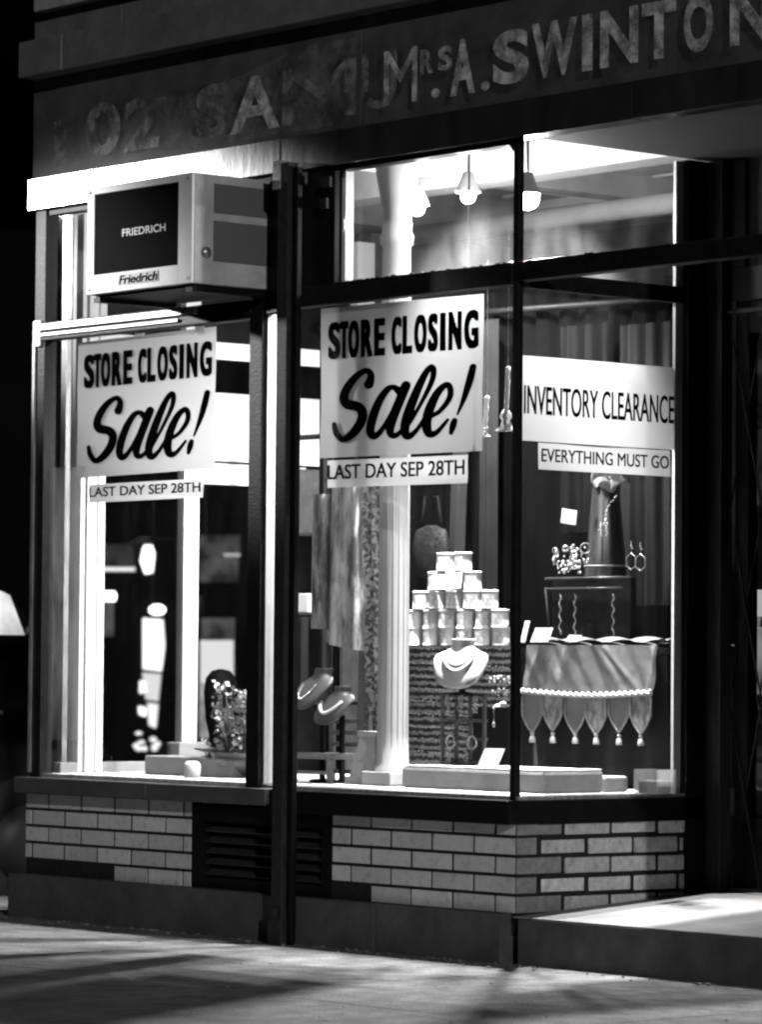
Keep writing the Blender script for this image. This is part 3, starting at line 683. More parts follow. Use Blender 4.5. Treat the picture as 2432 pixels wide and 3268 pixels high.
# tins
M_tin = mat('pale_tin', .88, .35, .06, 10., .0, spec=.5)
M_label = stripes('tin_label', .85, .45, 9, 'X', 6, .5, 1.0, 8.)
proto = None
rowsT = ((2, ZT + .306, 'top row', -1.42), (3, ZT + .2295, 'second row from the top', -1.415), (5, ZT + .153, 'middle row', -1.41), (6, ZT + .0765, 'fourth row from the top', -1.40), (6, ZT + .006, 'bottom row', -1.40))
ords = ('leftmost', 'second', 'third', 'fourth', 'fifth', 'sixth')
random.seed(12)
for r, (n, zz, rl, xc) in enumerate(rowsT):
    for i in range(n):
        if proto is None:
            t = proto = thing('tin', '', 'tin')
            b = MB(); b.lathe([(.034, 0), (.0365, .002), (.0365, .005), (.035, .006), (.035, .066), (.0365, .067), (.0365, .0715), (.034, .0745)], n=26); b.build('can', M_tin, t)
            b = MB(); b.grid(lambda u, v: (.0355 * math.cos(-2.0 + u * 1.5), .0355 * math.sin(-2.0 + u * 1.5), .012 + v * .046), 14, 2); b.build('paper_label', M_label, t)
        else: t = copy_tree(proto)
        t.location = (xc + (i - (n - 1) / 2) * .105, .955 + random.uniform(-.006, .006), zz); t.rotation_euler.z = random.uniform(-.5, .6)
        w = ords[i] if i < n - 1 else 'rightmost'
        tag(t, '%s pale tin in the %s of the stacked pyramid' % (w, rl), 'tin', 'pale tins stacked in a pyramid')
o = thing('price_card', 'white folded card leaning on the second row of tins', 'card', (-1.43, .915, ZT + .231))
b = MB(); b.obox((-1.46, .912, ZT + .262), (.045, 0, 0), (0, .001, 0), (0, .004, .031)); b.obox((-1.37, .912, ZT + .264), (.042, .004, .006), (0, .001, 0), (0, .004, .033)); b.build('card', M_card, o)
# busts
BUST = [(.0, .02, .010, -.058), (.006, .05, .016, -.056), (.025, .083, .024, -.05), (.055, .103, .031, -.040), (.09, .112, .036, -.026), (.12, .117, .036, -.012), (.137, .110, .036, -.003), (.147, .088, .036, .003), (.155, .066, .040, .006), (.164, .051, .041, .008), (.175, .045, .041, .008), (.196, .049, .044, .006), (.2, .050, .045, .006)]
def bust_y(x, z, back=False):
    for p_, q_ in zip(BUST, BUST[1:]):
        if p_[0] <= z <= q_[0]:
            t = (z - p_[0]) / (q_[0] - p_[0]); rx, ry, cy_ = [p_[k] + (q_[k] - p_[k]) * t for k in (1, 2, 3)]
            h = ry * math.sqrt(max(.0, 1 - (x / rx) ** 2)); return cy_ + h if back else cy_ - h
    return 0.
def make_bust(name, label, cat, loc, yaw, k, mt, lean, group, stem_to=None):
    o = thing(name, label, cat, loc, group); o.rotation_euler.z = yaw
    sec = [(.0, .02, .010, -.058), (.006, .05, .016, -.056), (.025, .083, .024, -.05), (.055, .103, .031, -.040), (.09, .112, .036, -.026), (.12, .117, .036, -.012), (.137, .110, .036, -.003), (.147, .088, .036, .003), (.155, .066, .040, .006), (.164, .051, .041, .008), (.175, .045, .041, .008), (.196, .049, .044, .006), (.2, .050, .045, .006), (.201, .046, .041, .006)]
    n = 30; vs = []; fs = []
    for z, rx, ry, cy in sec:
        for q in range(n):
            a = 2 * math.pi * q / n; vs.append((rx * math.cos(a) * k, (cy - lean * (.2 - z) + ry * math.sin(a)) * k, z * k))
    for i in range(len(sec) - 1):
        for q in range(n): fs.append((i * n + q, i * n + (q + 1) % n, (i + 1) * n + (q + 1) % n, (i + 1) * n + q))
    fs += [tuple(range(n)), tuple((len(sec) - 1) * n + q for q in range(n))]
    b = MB(); b.add(vs, fs, True)
    ob = b.build('bust_form', mt); ob.parent = o
    if stem_to is not None:
        b = MB(); h = (loc[2] - stem_to); b.lathe([(.05, -h), (.05, -h + .008), (.012, -h + .014), (.012, .05 * k)], (0, -.0 * k, 0), 16); s = b.build('stand', M_black); s.parent = o
    return o
def necklace(label, loc, yaw, k, lean, loops, mt, bead, group='necklaces on busts'):
    o = thing('necklace', label, 'necklace', loc, group); o.rotation_euler.z = yaw
    for kind, rx, zf, zb, yfm in loops:
        b = MB(); P = []
        N = 46
        for i in range(N):
            a = 2 * math.pi * i / N; c = (1 - math.cos(a)) / 2      # 0 at back, 1 in front
            z = zb + (zf - zb) * c ** 1.6; x = rx * math.sin(a) * (1 - .25 * c)
            y = bust_y(x, z, c < .5) + (.006 if c < .5 else -.006) - lean * (.2 - z)
            P.append(Vector((x * k, y * k, z * k)))
        if bead:
            for p in P: b.ball(p, bead, 6)
        else: b.tube(P, .0075, 8, True)
        s = b.build('strand', mt); s.parent = o
M_bead = mat('pearl', .85, .25, .05, spec=.6); M_glitter = mat('glass_bead', .75, .15, .1, spec=.8, metal=.4)
pb = U(1003, 1493, .35)
make_bust('necklace_bust', 'white velvet necklace bust on a black stand', 'bust', pb, R(28), .93, mat('white_velvet', .78, .7, .05), .10, 'necklace busts', .945)
necklace('thick white double necklace around the white bust', pb, R(28), .93, .10, (('a', .062, .094, .158, 0), ('b', .072, .072, .156, 0)), M_bead, 0)
p1_ = U(700, 1538, .3); p2_ = U(742, 1571, .3)
M_dkv = mat('charcoal_velvet', .035, .55, .1, spec=.4)
make_bust('necklace_bust', 'dark bust with a thin beaded necklace, the higher of the two', 'bust', p1_, R(-2), .80, M_dkv, .42, 'necklace busts', DECK)
necklace('thin beaded necklace with pendant on the higher dark bust', p1_, R(-2), .80, .42, (('a', .060, .05, .158, 0),), M_glitter, .0036)
make_bust('necklace_bust', 'dark bust with chunky stones, the lower of the two', 'bust', p2_, R(4), .74, M_dkv, .42, 'necklace busts', DECK)
necklace('chunky pale stone necklace on the lower dark bust', p2_, R(4), .74, .42, (('a', .085, .06, .150, 0),), M_bead, .0075)
# jewellery rack with earrings
q0, q1 = U(960, 1508, .4), U(1050, 1655, .4)
o = thing('earring_rack', 'dark wooden earring rack standing beneath the white bust', 'jewelry rack', (q0.x, .4, DECK))
b = MB(); w = q1.x - q0.x; zt = .944; zb = .68
for i in range(4): x = q0.x + w * i / 3; b.box(x - .006, x + .006, .394, .406, zb, zt)
for z in (zt, zb + .17, zb + .10, zb + .01): b.box(q0.x - .012, q1.x + .012, .392, .408, z - .007, z + .005)
b.box(q0.x - .02, q1.x + .05, .36, .44, zt + .005, zt + .011); b.box(q0.x, q1.x, .35, .45, zb, zb + .008); b.build('frame', M_wood, o)
M_silver = mat('silver', .8, .2, .15, 60., metal=.85)
for i, (x, y, lab) in enumerate(((978, 1608, 'left round hoop earring on the wooden rack'), (1024, 1610, 'right round hoop earring on the wooden rack'))):
    p = U(x, y, .385); o = thing('hoop_earring', lab, 'earring', p, 'hoop earrings')
    b = MB(); b.tube([p + Vector((.024 * math.cos(a), 0, .024 * math.sin(a))) for a in [2 * math.pi * j / 20 for j in range(20)]], .0048, 6, True)
    b.tube([p + Vector((0, 0, .024)), p + Vector((0, .004, .06))], .001, 5); b.build('hoop', M_silver, o)
    b = MB(); [b.ball(p + Vector((.024 * math.cos(a), -.004, .024 * math.sin(a))), .003, 5) for a in [2 * math.pi * j / 12 for j in range(12)]]; b.build('bead', M_glitter, o)
for i, (x, y, lab) in enumerate(((970, 1525, 'beaded strand in the left bay of the rack'), (1000, 1522, 'beaded strand in the middle bay of the rack'), (1030, 1525, 'beaded strand in the right bay of the rack'), (972, 1640, 'strand low on the rack below the left hoop'), (1010, 1645, 'strand low on the rack below the right hoop'))):
    p = U(x, y, .386); o = thing('bead_strand', lab, 'bead strand', p, 'bead strands on the rack'); b = MB(); random.seed(i)
    for k in range(44): b.ball(p + Vector((random.uniform(-.012, .012), 0, random.uniform(-.035, .03))), random.uniform(.002, .0045), 4)
    b.build('bead', M_glitter, o)
for x, lab in ((1051, 'left drop earring right of the rack'), (1071, 'right drop earring right of the rack')):
    p = U(x, 1555, .5); o = thing('drop_earring', lab, 'earring', p, 'drop earrings')
    b = MB(); b.ball(p + Vector((0, 0, .035)), .006, 6); b.tube([p + Vector((0, 0, .03)), p + Vector((0, 0, -.02))], .0012, 5); b.ball(p + Vector((0, 0, -.028)), .007, 6, 1.6); b.build('drop', M_silver, o)
p = U(1060, 1560, .56); o = thing('earring_board', 'black upright board behind the drop earrings', 'jewelry stand', (p.x, .56, DECK))
b = MB(); b.box(p.x - .1, p.x + .12, .555, .575, DECK, .9); b.build('board', M_velvet, o, .004)
b = MB(); b.box(p.x - .1, p.x + .12, .575, .66, DECK, .61); b.build('foot', M_velvet, o)
# pale boards on the deck
q0, q1 = U(870, 1712, .17), U(1160, 1712, .17)
o = thing('display_slab', 'long pale wrapped slab on the deck beside the column', 'slab', (q0.x, .3, DECK))
b = MB(); b.box(q0.x, -.045, .17, .47, DECK, .676); b.build('block', mat('wrapped_slab', .5, .6, .18, 10., .35, bscale=25.), o, .012)
b = MB(); b.box(q0.x + .004, -.05, .175, .465, .6765, .682); b.build('cover_sheet', M_paleblock, o, .002)
o = thing('display_block', 'small pale block on the deck in the corner window', 'block', (-.1, .55, DECK))
b = MB(); b.box(-.2, -.05, .49, .6, DECK, .655); b.build('block', mat('wrapped_block', .5, .6, .1, 10., .2), o, .01)
p = U(1065, 1657, .3); o = thing('price_card', 'white printed card standing on the long slab', 'card', (p.x, .3, .682))
b = MB(); b.obox((p.x, .3, .682 + .034), (.055, 0, 0), (0, .001, 0), (.008, .012, .034)); b.build('card', M_card, o)
b = MB(); b.obox((p.x + .004, .2965, .682 + .022), (.03, 0, 0), (0, .0004, 0), (.0006, .001, .003)); b.obox((p.x + .004, .2925, .682 + .007), (.045, 0, 0), (0, .0004, 0), (.0006, .001, .0045)); b.build('printing', M_ink, o)
# tasselled velvet cloth on the second table
o = thing('tasselled_cloth', 'shiny velvet table cover with rope trim and pointed tasselled edge', 'tablecloth', (-.49, .82, .8))
M_satin = mat('shiny_velvet', .09, .34, .3, 30., .25, spec=.8, bscale=22.)
M_satin2 = mat('shiny_velvet_pale', .16, .33, .35, 30., .3, spec=.8, bscale=40.)
M_satin3 = streaky('embroidered_satin', .05, .32, 40., .6, .4, .62, .33, .8)
xa_, xb_ = -.845, -.125
FOLDS = [(.08, .10, .030, .020), (.17, -.06, .02, .012), (.30, .05, .045, .012), (.47, -.10, .05, .010), (.66, -.22, .030, .024), (.74, -.30, .022, .014), (.90, -.12, .03, .018), (.98, .02, .02, .012)]
def velvet(i, j):
    y = .826 - .02 * (1 - j) - .003 * math.sin(i * 46 + 9 * j)
    for c, sl, w, a in FOLDS: y -= a * math.exp(-((i - c - sl * (j - .5)) / w) ** 2) * (.35 + .65 * abs(j - .1))
    return (xa_ + i * (xb_ - xa_), y, ZT + .008 - (1 - j) * (.165 + .012 * math.sin(i * 3)))
b = MB(); b.grid(velvet, 110, 24)
b.grid(lambda i, j: (xa_ + i * (xb_ - xa_), .832 + j * .45, ZT + .008 + .012 * abs(math.sin(i * 13 + 3 * j))), 60, 8); b.build('drape', M_satin, o)
b = MB(); N = 110
for i in range(2):
    b.tube([(xa_ + t / N * (xb_ - xa_), .79 + .006 * math.cos(t * .62 + i * math.pi), .962 - .014 * math.sin(math.pi * t / N) + .006 * math.sin(t * .62 + i * math.pi)) for t in range(N + 1)], .0068, 6)
b.build('rope_trim', mat('gold_rope', .6, .45, .2, 80., spec=.6), o)
nP = 6
for i in range(nP):
    x = xa_ + (i + .5) / nP * (xb_ - xa_); wv = (xb_ - xa_) / nP * .44; y = .80 - .004 * (i % 2)
    dz = random.uniform(-.008, .006); pt = [(-wv, .955), (-wv * 1.04, .875 + dz), (-wv * .62, .838 + dz), (0, .803 + dz), (wv * .62, .838 + dz), (wv * 1.04, .875 + dz), (wv, .955)]
    b = MB(); b.prism([(x + u, y, z) for u, z in pt], (0, .004, 0)); pn = b.build('pennant', M_satin3 if i % 2 else M_satin, o)
    b = MB(); b.tube([(x + u, y - .003, z) for u, z in pt], .004, 6); b.build('piping', M_satin2, pn)
    b = MB(); b.ball((x, y, .797), .008, 6); b.lathe([(.004, .79), (.010, .785), (.013, .768), (.012, .762)], (x, y, 0), 10); b.build('tassel', mat('pale_tassel', .7, .6, .2, 80.), pn)
o = thing('under_cloth', 'plain dark cloth hanging to the deck under the tasselled edge', 'tablecloth', (-.5, .83, DECK))
b = MB(); b.grid(lambda i, j: (-.9 + i * .80, .838 + .012 * math.sin(i * 26) + .02 * (1 - j), DECK + .003 + j * .5), 60, 8); b.build('cloth', mat('dark_sateen', .007, .5, .3, 6., .1, spec=.02), o)
# folded cloth and cards on the second table
o = thing('folded_scarf', 'folded pale scarf lying along the tasselled table cover', 'scarf', (-.5, .9, ZT))
b = MB(); b.grid(lambda i, j: (-.83 + i * .66, .87 + j * .12, ZT + .014 + .016 * abs(math.sin(i * 11 + 4 * j)) + .012 * math.sin(math.pi * j)), 50, 10); b.build('cloth', M_satin2, o)
for x, y, w_, h_, Y, lab in ((1175, 1400, .05, .055, .86, 'white price card at the front of the velvet table'), (1243, 1394, .035, .028, .98, 'low white card behind the folded scarf'), (1139, 1385, .014, .085, .97, 'tall narrow white card beside the corner mullion')):
    p = U(x, y, Y); o = thing('price_card', lab, 'card', (p.x, Y, ZT + .01))
    b = MB(); b.obox((p.x, Y, ZT + .012 + h_ / 2 + .008), (w_, 0, 0), (0, .001, 0), (.006, .008, h_ / 2)); b.build('card', M_card, o)
# black jewellery stand, dress form, ornaments
o = thing('jewelry_stand', 'black velvet jewelry stand with strings on the velvet table', 'jewelry stand', (-.7, 1.05, ZT))
b = MB(); b.box(-.91, -.47, 1.02, 1.05, ZT + .02, 1.40); b.box(-.93, -.43, .98, 1.12, ZT + .012, ZT + .03); b.build('board', M_velvet, o, .004)
b = MB(); b.tube([(-.93, 1.0, 1.40), (-.45, 1.0, 1.40)], .005); b.tube([(-.93, 1.0, 1.36), (-.5, 1.0, 1.36)], .004); b.tube([(-.93, 1.0, 1.365), (-.93, 1.03, ZT + .02)], .004); b.build('rail', mat('stand_metal', .05, .35, .3, metal=.6), o)
random.seed(21)
for i, (x, lab) in enumerate(((1215, 'leftmost bead string on the black jewelry stand'), (1247, 'second bead string on the black jewelry stand'), (1330, 'bead string nearest the right end of the black stand'))):
    p = U(x, 1290, .99); o = thing('bead_string', lab, 'bead string', p, 'bead strings on the black stand'); b = MB()
    for k in range(22): b.ball((p.x + .006 * math.sin(k), .99, p.z - .0072 * k), random.uniform(.0025, .0045), 4)
    b.build('bead', mat('dark_bead', .3, .2, .5, 90., metal=.5), o)
p = U(1290, 1180, 1.12); o = thing('dress_form', 'dark satin dress form tapering up under the small clearance strip', 'dress form', (p.x, 1.15, ZT))
b = MB(); b.lathe([(.12, 1.14), (.10, 1.3), (.082, 1.45), (.066, 1.62), (.052, 1.76), (.045, 1.80)], (p.x + .03, 1.15, 0), 30); b.build('skirt', mat('black_satin', .004, .24, .2, spec=.9), o)
b = MB(); b.tube([(p.x + .03 + .083 * math.cos(a), 1.15 + .083 * math.sin(a), 1.45) for a in [2 * math.pi * j / 40 for j in range(40)]], .003, 5, True); b.build('hem', M_satin2, o)
ps = U(1310, 1040, 1.05); o = thing('neck_scarf', 'pale ruffled scarf tied over the top of the dress form', 'scarf', ps)
b = MB(); b.grid(lambda i, j: (ps.x - .07 + i * .19 + .01 * math.sin(9 * j), 1.05 + .03 * math.sin(i * 15 + j * 3), ps.z - .05 + j * .1 + .03 * i + .014 * math.sin(i * 23)), 40, 8); b.build('cloth', M_satin2, o)
p = U(1234, 1120, .98); o = thing('hang_tag', 'square white tag hanging left of the dress form', 'tag', p)
b = MB(); b.obox(p, (.042, 0, -.006), (0, .001, 0), (.004, 0, .028)); b.build('tag', M_card, o)
b = MB(); b.tube([p + Vector((0, 0, .027)), p + Vector((.01, .02, .09))], .001, 4); b.build('string', M_ink, o)
for x, y, lab in ((1369, 1217, 'left hexagonal ring ornament hanging in the corner window'), (1389, 1219, 'right hexagonal ring ornament hanging in the corner window')):
    p = U(x, y, .95); o = thing('hexagon_ornament', lab, 'ornament', p, 'hexagonal ornaments')
    b = MB(); b.tube([p + Vector((.03 * math.sin(a), 0, .032 * math.cos(a))) for a in [2 * math.pi * j / 6 for j in range(6)]], .0022, 6, True, ); b.tube([p + Vector((0, 0, .032)), p + Vector((0, 0, .075))], .001, 4); b.build('ring', M_silver, o)
    b = MB(); b.ball(p + Vector((0, 0, .06)), .004, 5); b.ball(p + Vector((.006, 0, .05)), .004, 5); b.build('bead', M_glitter, o)
random.seed(31)
p = U(1245, 1215, .95); o = thing('bracelet_heap', 'glittering heap of bracelets on top of the black stand', 'bracelets', p); b = MB()
for k in range(16):
    c = p + Vector((random.uniform(-.09, .06), random.uniform(-.03, .03), random.uniform(-.03, .05))); rr = random.uniform(.010, .02); ax = Vector((random.uniform(-1, 1), random.uniform(-1, 1), random.uniform(-.3, .6))).normalized(); u = ax.orthogonal().normalized(); v = ax.cross(u)
    b.tube([c + (u * math.cos(a) + v * math.sin(a)) * rr for a in [2 * math.pi * j / 16 for j in range(16)]], .0026, 5, True)
b.build('bracelet', M_silver, o)
b = MB()
for k in range(50): b.ball(p + Vector((random.uniform(-.11, .06), random.uniform(-.03, .03), random.uniform(-.05, .06))), random.uniform(.002, .007), 5)
b.build('bead', M_glitter, o)
p = U(1308, 1140, .93); o = thing('bead_garland', 'string of tiny shining beads draped right of the dress form', 'beads', p); b = MB()
for k in range(16): q = U(1300 + 4 * math.sin(k * .5) + k * 2.2, 1148 - k * 5 + (k % 2) * 2, .93); b.ball(q, .0028, 5)
for k in range(12): q = U(1304 + (k % 2) * 12 + random.uniform(-1, 1), 1135 + (k // 2) * 5, .93); b.ball(q, .004, 5)
b.build('bead', M_glitter, o)
# hanging bells near the corner mullion
for (x, y0, y1, sc_, lab) in ((1097, 795, 935, 1., 'silver bell on a twisted cord left of the corner mullion'), (1051, 860, 948, .6, 'small silver bell peeping out from behind the right poster')):
    p = U(x, y1, .13); t = U(x + 5, y0, .13); o = thing('hanging_bell', lab, 'bell', p, 'hanging bells')
    b = MB(); N = 60
    for i in range(2): b.tube([p.lerp(t, k / N) + Vector((.006 * math.cos(k * 1.1 + i * math.pi), .006 * math.sin(k * 1.1 + i * math.pi), .05 * sc_ * (1 - k / N))) for k in range(N + 1)], .0038, 5)
    b.tube([t, t + Vector((0, 0, .5))], .001, 4); b.build('cord', mat('pale_cord', .5, .5, .2, 90.), o)
    b = MB(); b.lathe([(.040 * sc_, 0), (.038 * sc_, .004), (.024 * sc_, .012 * sc_), (.019 * sc_, .03 * sc_), (.014 * sc_, .038 * sc_), (.022 * sc_, .046 * sc_), (.024 * sc_, .056 * sc_), (.016 * sc_, .07 * sc_), (.006 * sc_, .08 * sc_)], tuple(p), 20); b.build('bell', mat('polished_bell', .8, .18, .05, metal=.7), o)
# translucent candle box in the corner
p = U(1383, 1726, .52); o = thing('candle_box', 'small translucent square candle glass in the dark corner', 'candle glass', (p.x, .56, DECK))
b = MB(); x = p.x - .02; b.box(x, x + .008, .52, .62, DECK, .685); b.box(x + .11, x + .118, .52, .62, DECK, .685); b.box(x + .008, x + .11, .52, .528, DECK, .685); b.box(x + .008, x + .11, .612, .62, DECK, .685); b.build('glass', glass('frosted_glass', .18, .8), o)
b = MB(); b.box(x + .012, x + .106, .532, .608, DECK, .645); b.build('candle', mat('grey_wax', .2, .5), o, .004)
# garments
M_blouse = streaky('patterned_satin', .06, .9, 16., .22)
pc = U(772, 1060, .6); BX = pc.x
def rag(cx_, cy_, rx, ry, z0, z1, folds, flare, dz=0.):
    def f(i, j):
        a = 2 * math.pi * i; k = 1 + flare * (1 - j) + .09 * (1 - j * .5) * math.sin(a * folds + 2 * j) + .05 * math.sin(a * (folds * 2 + 1))
        return (cx_ + rx * k * math.cos(a), cy_ + ry * k * math.sin(a), z0 + (z1 - z0) * j + dz * math.cos(a) * (1 - j))
    return f
o = thing('blouse', 'shiny patterned long blouse hanging left of the white column', 'blouse', (BX, .6, 1.13))
b = MB(); b.grid(rag(BX - .02, .6, .098, .062, 1.13, 1.80, 6, .26, -.02), 60, 30); b.build('body', M_blouse, o)
b = MB(); b.grid(rag(BX - .155, .56, .04, .04, 1.2, 1.74, 3, .2), 30, 20); b.build('sleeve', streaky('sleeve_satin', .02, .4, 16., .22), o)
b = MB(); b.tube([(BX - .2, .6, 1.80), (BX, .6, 1.86), (BX + .14, .6, 1.80)], .008); b.tube([(BX, .6, 1.86), (BX, .6, 1.98)], .003); b.build('hanger', M_wood, o)
o = thing('trousers', 'plain grey trousers hanging below the patterned blouse', 'trousers', (BX + .05, .66, .8))
b = MB(); b.grid(rag(BX + .05, .66, .075, .045, .79, 1.3, 4, .02), 40, 12); b.build('leg', mat('grey_wool', .09, .8, .15, 30.), o)
p = U(806, 1060, .47); o = thing('lace_scarf', 'white lace scarf hanging down along the white column', 'scarf', (p.x, .47, .8))
M_lace = bpy.data.materials.new('white_lace'); M_lace.use_nodes = True; n_ = M_lace.node_tree; bb = n_.nodes['Principled BSDF']; bb.inputs['Roughness'].default_value = .6
tc = n_.nodes.new('ShaderNodeTexCoord'); vo = n_.nodes.new('ShaderNodeTexNoise'); vo.inputs['Scale'].default_value = 60; vo.inputs['Detail'].default_value = 2; n_.links.new(tc.outputs['Object'], vo.inputs['Vector'])
mr = n_.nodes.new('ShaderNodeMapRange'); mr.inputs[1].default_value = .44; mr.inputs[2].default_value = .56; mr.inputs[3].default_value = .05; mr.inputs[4].default_value = .85; n_.links.new(vo.outputs[0], mr.inputs[0]); n_.links.new(mr.outputs[0], bb.inputs['Base Color'])
b = MB(); b.grid(lambda i, j: (p.x - .04 + i * .10 + .006 * math.sin(j * 14), .47 + .012 * math.sin(i * 12 + j * 5), .76 + j * 1.05), 14, 40); b.build('lace', M_lace, o)
o = thing('clothes_rail', 'thin rail behind the right poster from which the garments hang', 'clothes rail', (-1.4, .6, 1.98))
b = MB(); b.tube([(-2.15, .6, 1.98), (-.9, .6, 1.98)], .011); b.tube([(-2.1, .6, 1.98), (-2.1, .6, 3.2)], .004); b.tube([(-.95, .6, 1.98), (-.95, .6, 3.2)], .004); b.build('rail', M_pole, o)
# chair, bag
q = U(690, 1700, .25); CX = q.x
o = thing('doll_chair', 'small wooden ladder-back chair on the deck behind the iron post', 'chair', (CX, .3, DECK))
M_cw = mat('worn_wood', .12, .45, .4, 20., .1)
b = MB(); b.box(CX - .13, CX + .12, .2, .42, .69, .712); b.build('seat', M_cw, o, .005)
for sx in (-.12, .10):
    b = MB(); b.box(CX + sx, CX + sx + .022, .4, .42, DECK, .845); b.build('rear_leg', M_cw, o, .003)
    b = MB(); b.box(CX + sx, CX + sx + .022, .205, .225, DECK, .69); b.build('front_leg', M_cw, o, .003)
for z in (.835, .79, .745):
    b = MB(); b.box(CX - .10, CX + .10, .404, .414, z - .009, z + .009); b.build('back_slat', M_cw, o, .002)
for y in (.21, .405):
    b = MB(); b.box(CX - .10, CX + .10, y, y + .012, .63, .645); b.build('stretcher', M_cw, o, .002)
q0, q1 = U(752, 1693, .25), U(822, 1693, .25); q2 = U(766, 1585, .25); o = thing('gift_bag', 'white printed gift bag standing against the column', 'bag', (q0.x, .25, DECK))
b = MB(); zt = q2.z; b.prism([(q0.x, .25, DECK), (q1.x, .25, DECK), (q1.x, .28, zt), (q2.x + .01, .28, zt)], (0, .05, 0)); b.build('body', stripes('bag_print', .88, .5, 3, 'DIAGONAL', 9, .5, .8, 2.), o, .004)
b = MB(); b.box(q0.x - .004, q1.x, .243, .25, DECK, DECK + .03); b.box(q2.x, q1.x, .27, .279, zt - .02, zt); b.build('trim', M_paleblock, o)
# bowl of flowers, blocks, jar
q = U(530, 1700, .42); BX2 = q.x
o = thing('bowl', 'wide dark bowl on the deck holding a bunch of flowers', 'bowl', (BX2, .42, DECK))
b = MB(); b.lathe([(.05, 0), (.085, .012), (.12, .045), (.145, .10), (.137, .10), (.11, .05), (.02, .03)], (BX2, .42, DECK), 36); b.build('bowl', mat('dark_ceramic', .06, .3, .3, 8., spec=.6), o)
random.seed(41)
o = thing('flower_bunch', 'loose bunch of pale dried flowers standing in the dark bowl', 'flowers', (BX2 - .05, .42, .65))
b, b2 = MB(), MB()
for k in range(46):
    a = random.uniform(0, 6.28); rr = random.uniform(.02, .13); h = random.uniform(.08, .34) * (1 - .9 * rr) ; base = Vector((BX2 - .03 + .05 * math.cos(a), .42 + .05 * math.sin(a), DECK + .05)); tip = Vector((BX2 - .05 + rr * math.cos(a), .42 + rr * math.sin(a), .66 + h))
    b.tube([base, base.lerp(tip, .5) + Vector((0, 0, .02)), tip], .0022, 4)
    for j in range(random.randint(5, 9)):
        c = tip + Vector((random.uniform(-.016, .016), random.uniform(-.016, .016), random.uniform(-.05, .016))); e1 = Vector((random.uniform(-1, 1), random.uniform(-1, 1), random.uniform(-.5, 1))).normalized(); e2 = e1.orthogonal().normalized(); s_ = random.uniform(.008, .019)
        b2.add([c - e1 * s_, c + e2 * s_ * .6, c + e1 * s_, c - e2 * s_ * .6 + Vector((0, 0, .004))], [(0, 1, 2, 3)])
b.build('stem', mat('dry_stem', .08, .7), o); b2.build('petal', mat('pale_petal', .7, .5, .6, 40.), o)
q0, q1 = U(312, 1682, .3), U(500, 1684, .3)
o = thing('display_slab', 'long grey slab lying on the deck left of the bowl', 'slab', (q0.x, .35, DECK)); b = MB(); b.box(q0.x, q1.x, .3, .46, DECK, .675); b.build('block', mat('grey_slab', .35, .7, .15, 10., .15), o, .008)
q = U(424, 1692, .22); o = thing('glass_jar', 'small round white jar in front of the grey slab', 'jar', (q.x, .2, DECK))
b = MB(); b.lathe([(.03, 0), (.034, .006), (.035, .05), (.03, .06), (.02, .066)], (q.x, .2, DECK), 24); b.build('jar', M_tin, o)
q = U(424, 1650, .3); o = thing('pedestal_dish', 'low round dish on the grey slab', 'dish', (q.x, .36, .676))
b = MB(); b.lathe([(.035, 0), (.03, .004), (.02, .012), (.02, .02), (.06, .03), (.066, .036), (.06, .037)], (q.x, .37, .676), 24); b.build('dish', mat('grey_glaze', .35, .3), o)
q = U(459, 1450, .95); o = thing('hat_stand_head', 'black domed hat block seen against the bright street', 'hat block', (q.x, 1.0, DECK))
b = MB(); zt = q.z; b.lathe([(.075, DECK), (.075, DECK + .02), (.045, DECK + .03), (.05, .75), (.066, .82), (.074, zt - .1), (.066, zt - .04), (.04, zt - .008), (.008, zt)], (q.x, 1.0, 0), 26); b.build('block', M_black, o)
# curtains
def curtain(label, x0, x1, Y, z0, z1, mt, folds, amp=.02, slant=0.):
    o = thing('curtain', label, 'curtain', ((x0 + x1) / 2, Y, z0), 'curtains behind the display')
    b = MB(); b.grid(lambda i, j: (x0 + i * (x1 - x0) + slant * (1 - j), Y + amp * math.sin(i * folds * 6.283) + amp * .4 * math.sin(i * folds * 14 + 1 + 2 * j), z0 + j * (z1 - z0)), int(folds * 12) + 2, 6); b.build('cloth', mt, o)
curtain('black curtain closing the back of the whole right display', -2.9, -.62, 1.52, .6, 2.62, mat('black_curtain', .0012, .85, .4, 5., streak=.1, spec=.02), 16)
curtain('long grey drape left of the corner mullion', U(1040, 900, 1.4).x, U(1082, 900, 1.4).x, 1.40, 1.15, 2.5, mat('grey_drape', .0095, .8, .2, 6., spec=.02), 1.5, .008)
curtain('grey drape narrowing behind the tins', U(985, 900, 1.42).x, U(1022, 900, 1.42).x, 1.43, 1.2, 2.5, M_grey, 1.5, .01, -.06)
curtain('grey folded drape high in the corner window', U(1215, 700, 1.4).x, U(1330, 700, 1.4).x, 1.4, 1.6, 2.44, mat('grey_drape_b', .0035, .8, .2, 6., spec=.02), 3, .02)
curtain('dark grey drape at the back of the corner window', U(1345, 700, 1.38).x, U(1465, 700, 1.38).x, 1.38, 1.3, 2.42, mat('grey_drape_c', .0085, .8, .2, 6., spec=.02), 3, .015)
curtain('narrow grey drape left of the hanging blouse', U(690, 1100, .9).x, U(722, 1100, .9).x, .9, .9, 2.4, mat('grey_drape_d', .0165, .8, .2, 6., spec=.02), 1.5, .01)
o = thing('curtain_rod', 'dull rod from which the back curtains hang', 'curtain rod', (-1.7, 1.46, 2.55)); b = MB(); b.tube([(-2.92, 1.46, 2.56), (-.6, 1.46, 2.52)], .014); b.build('rod', M_dark, o)
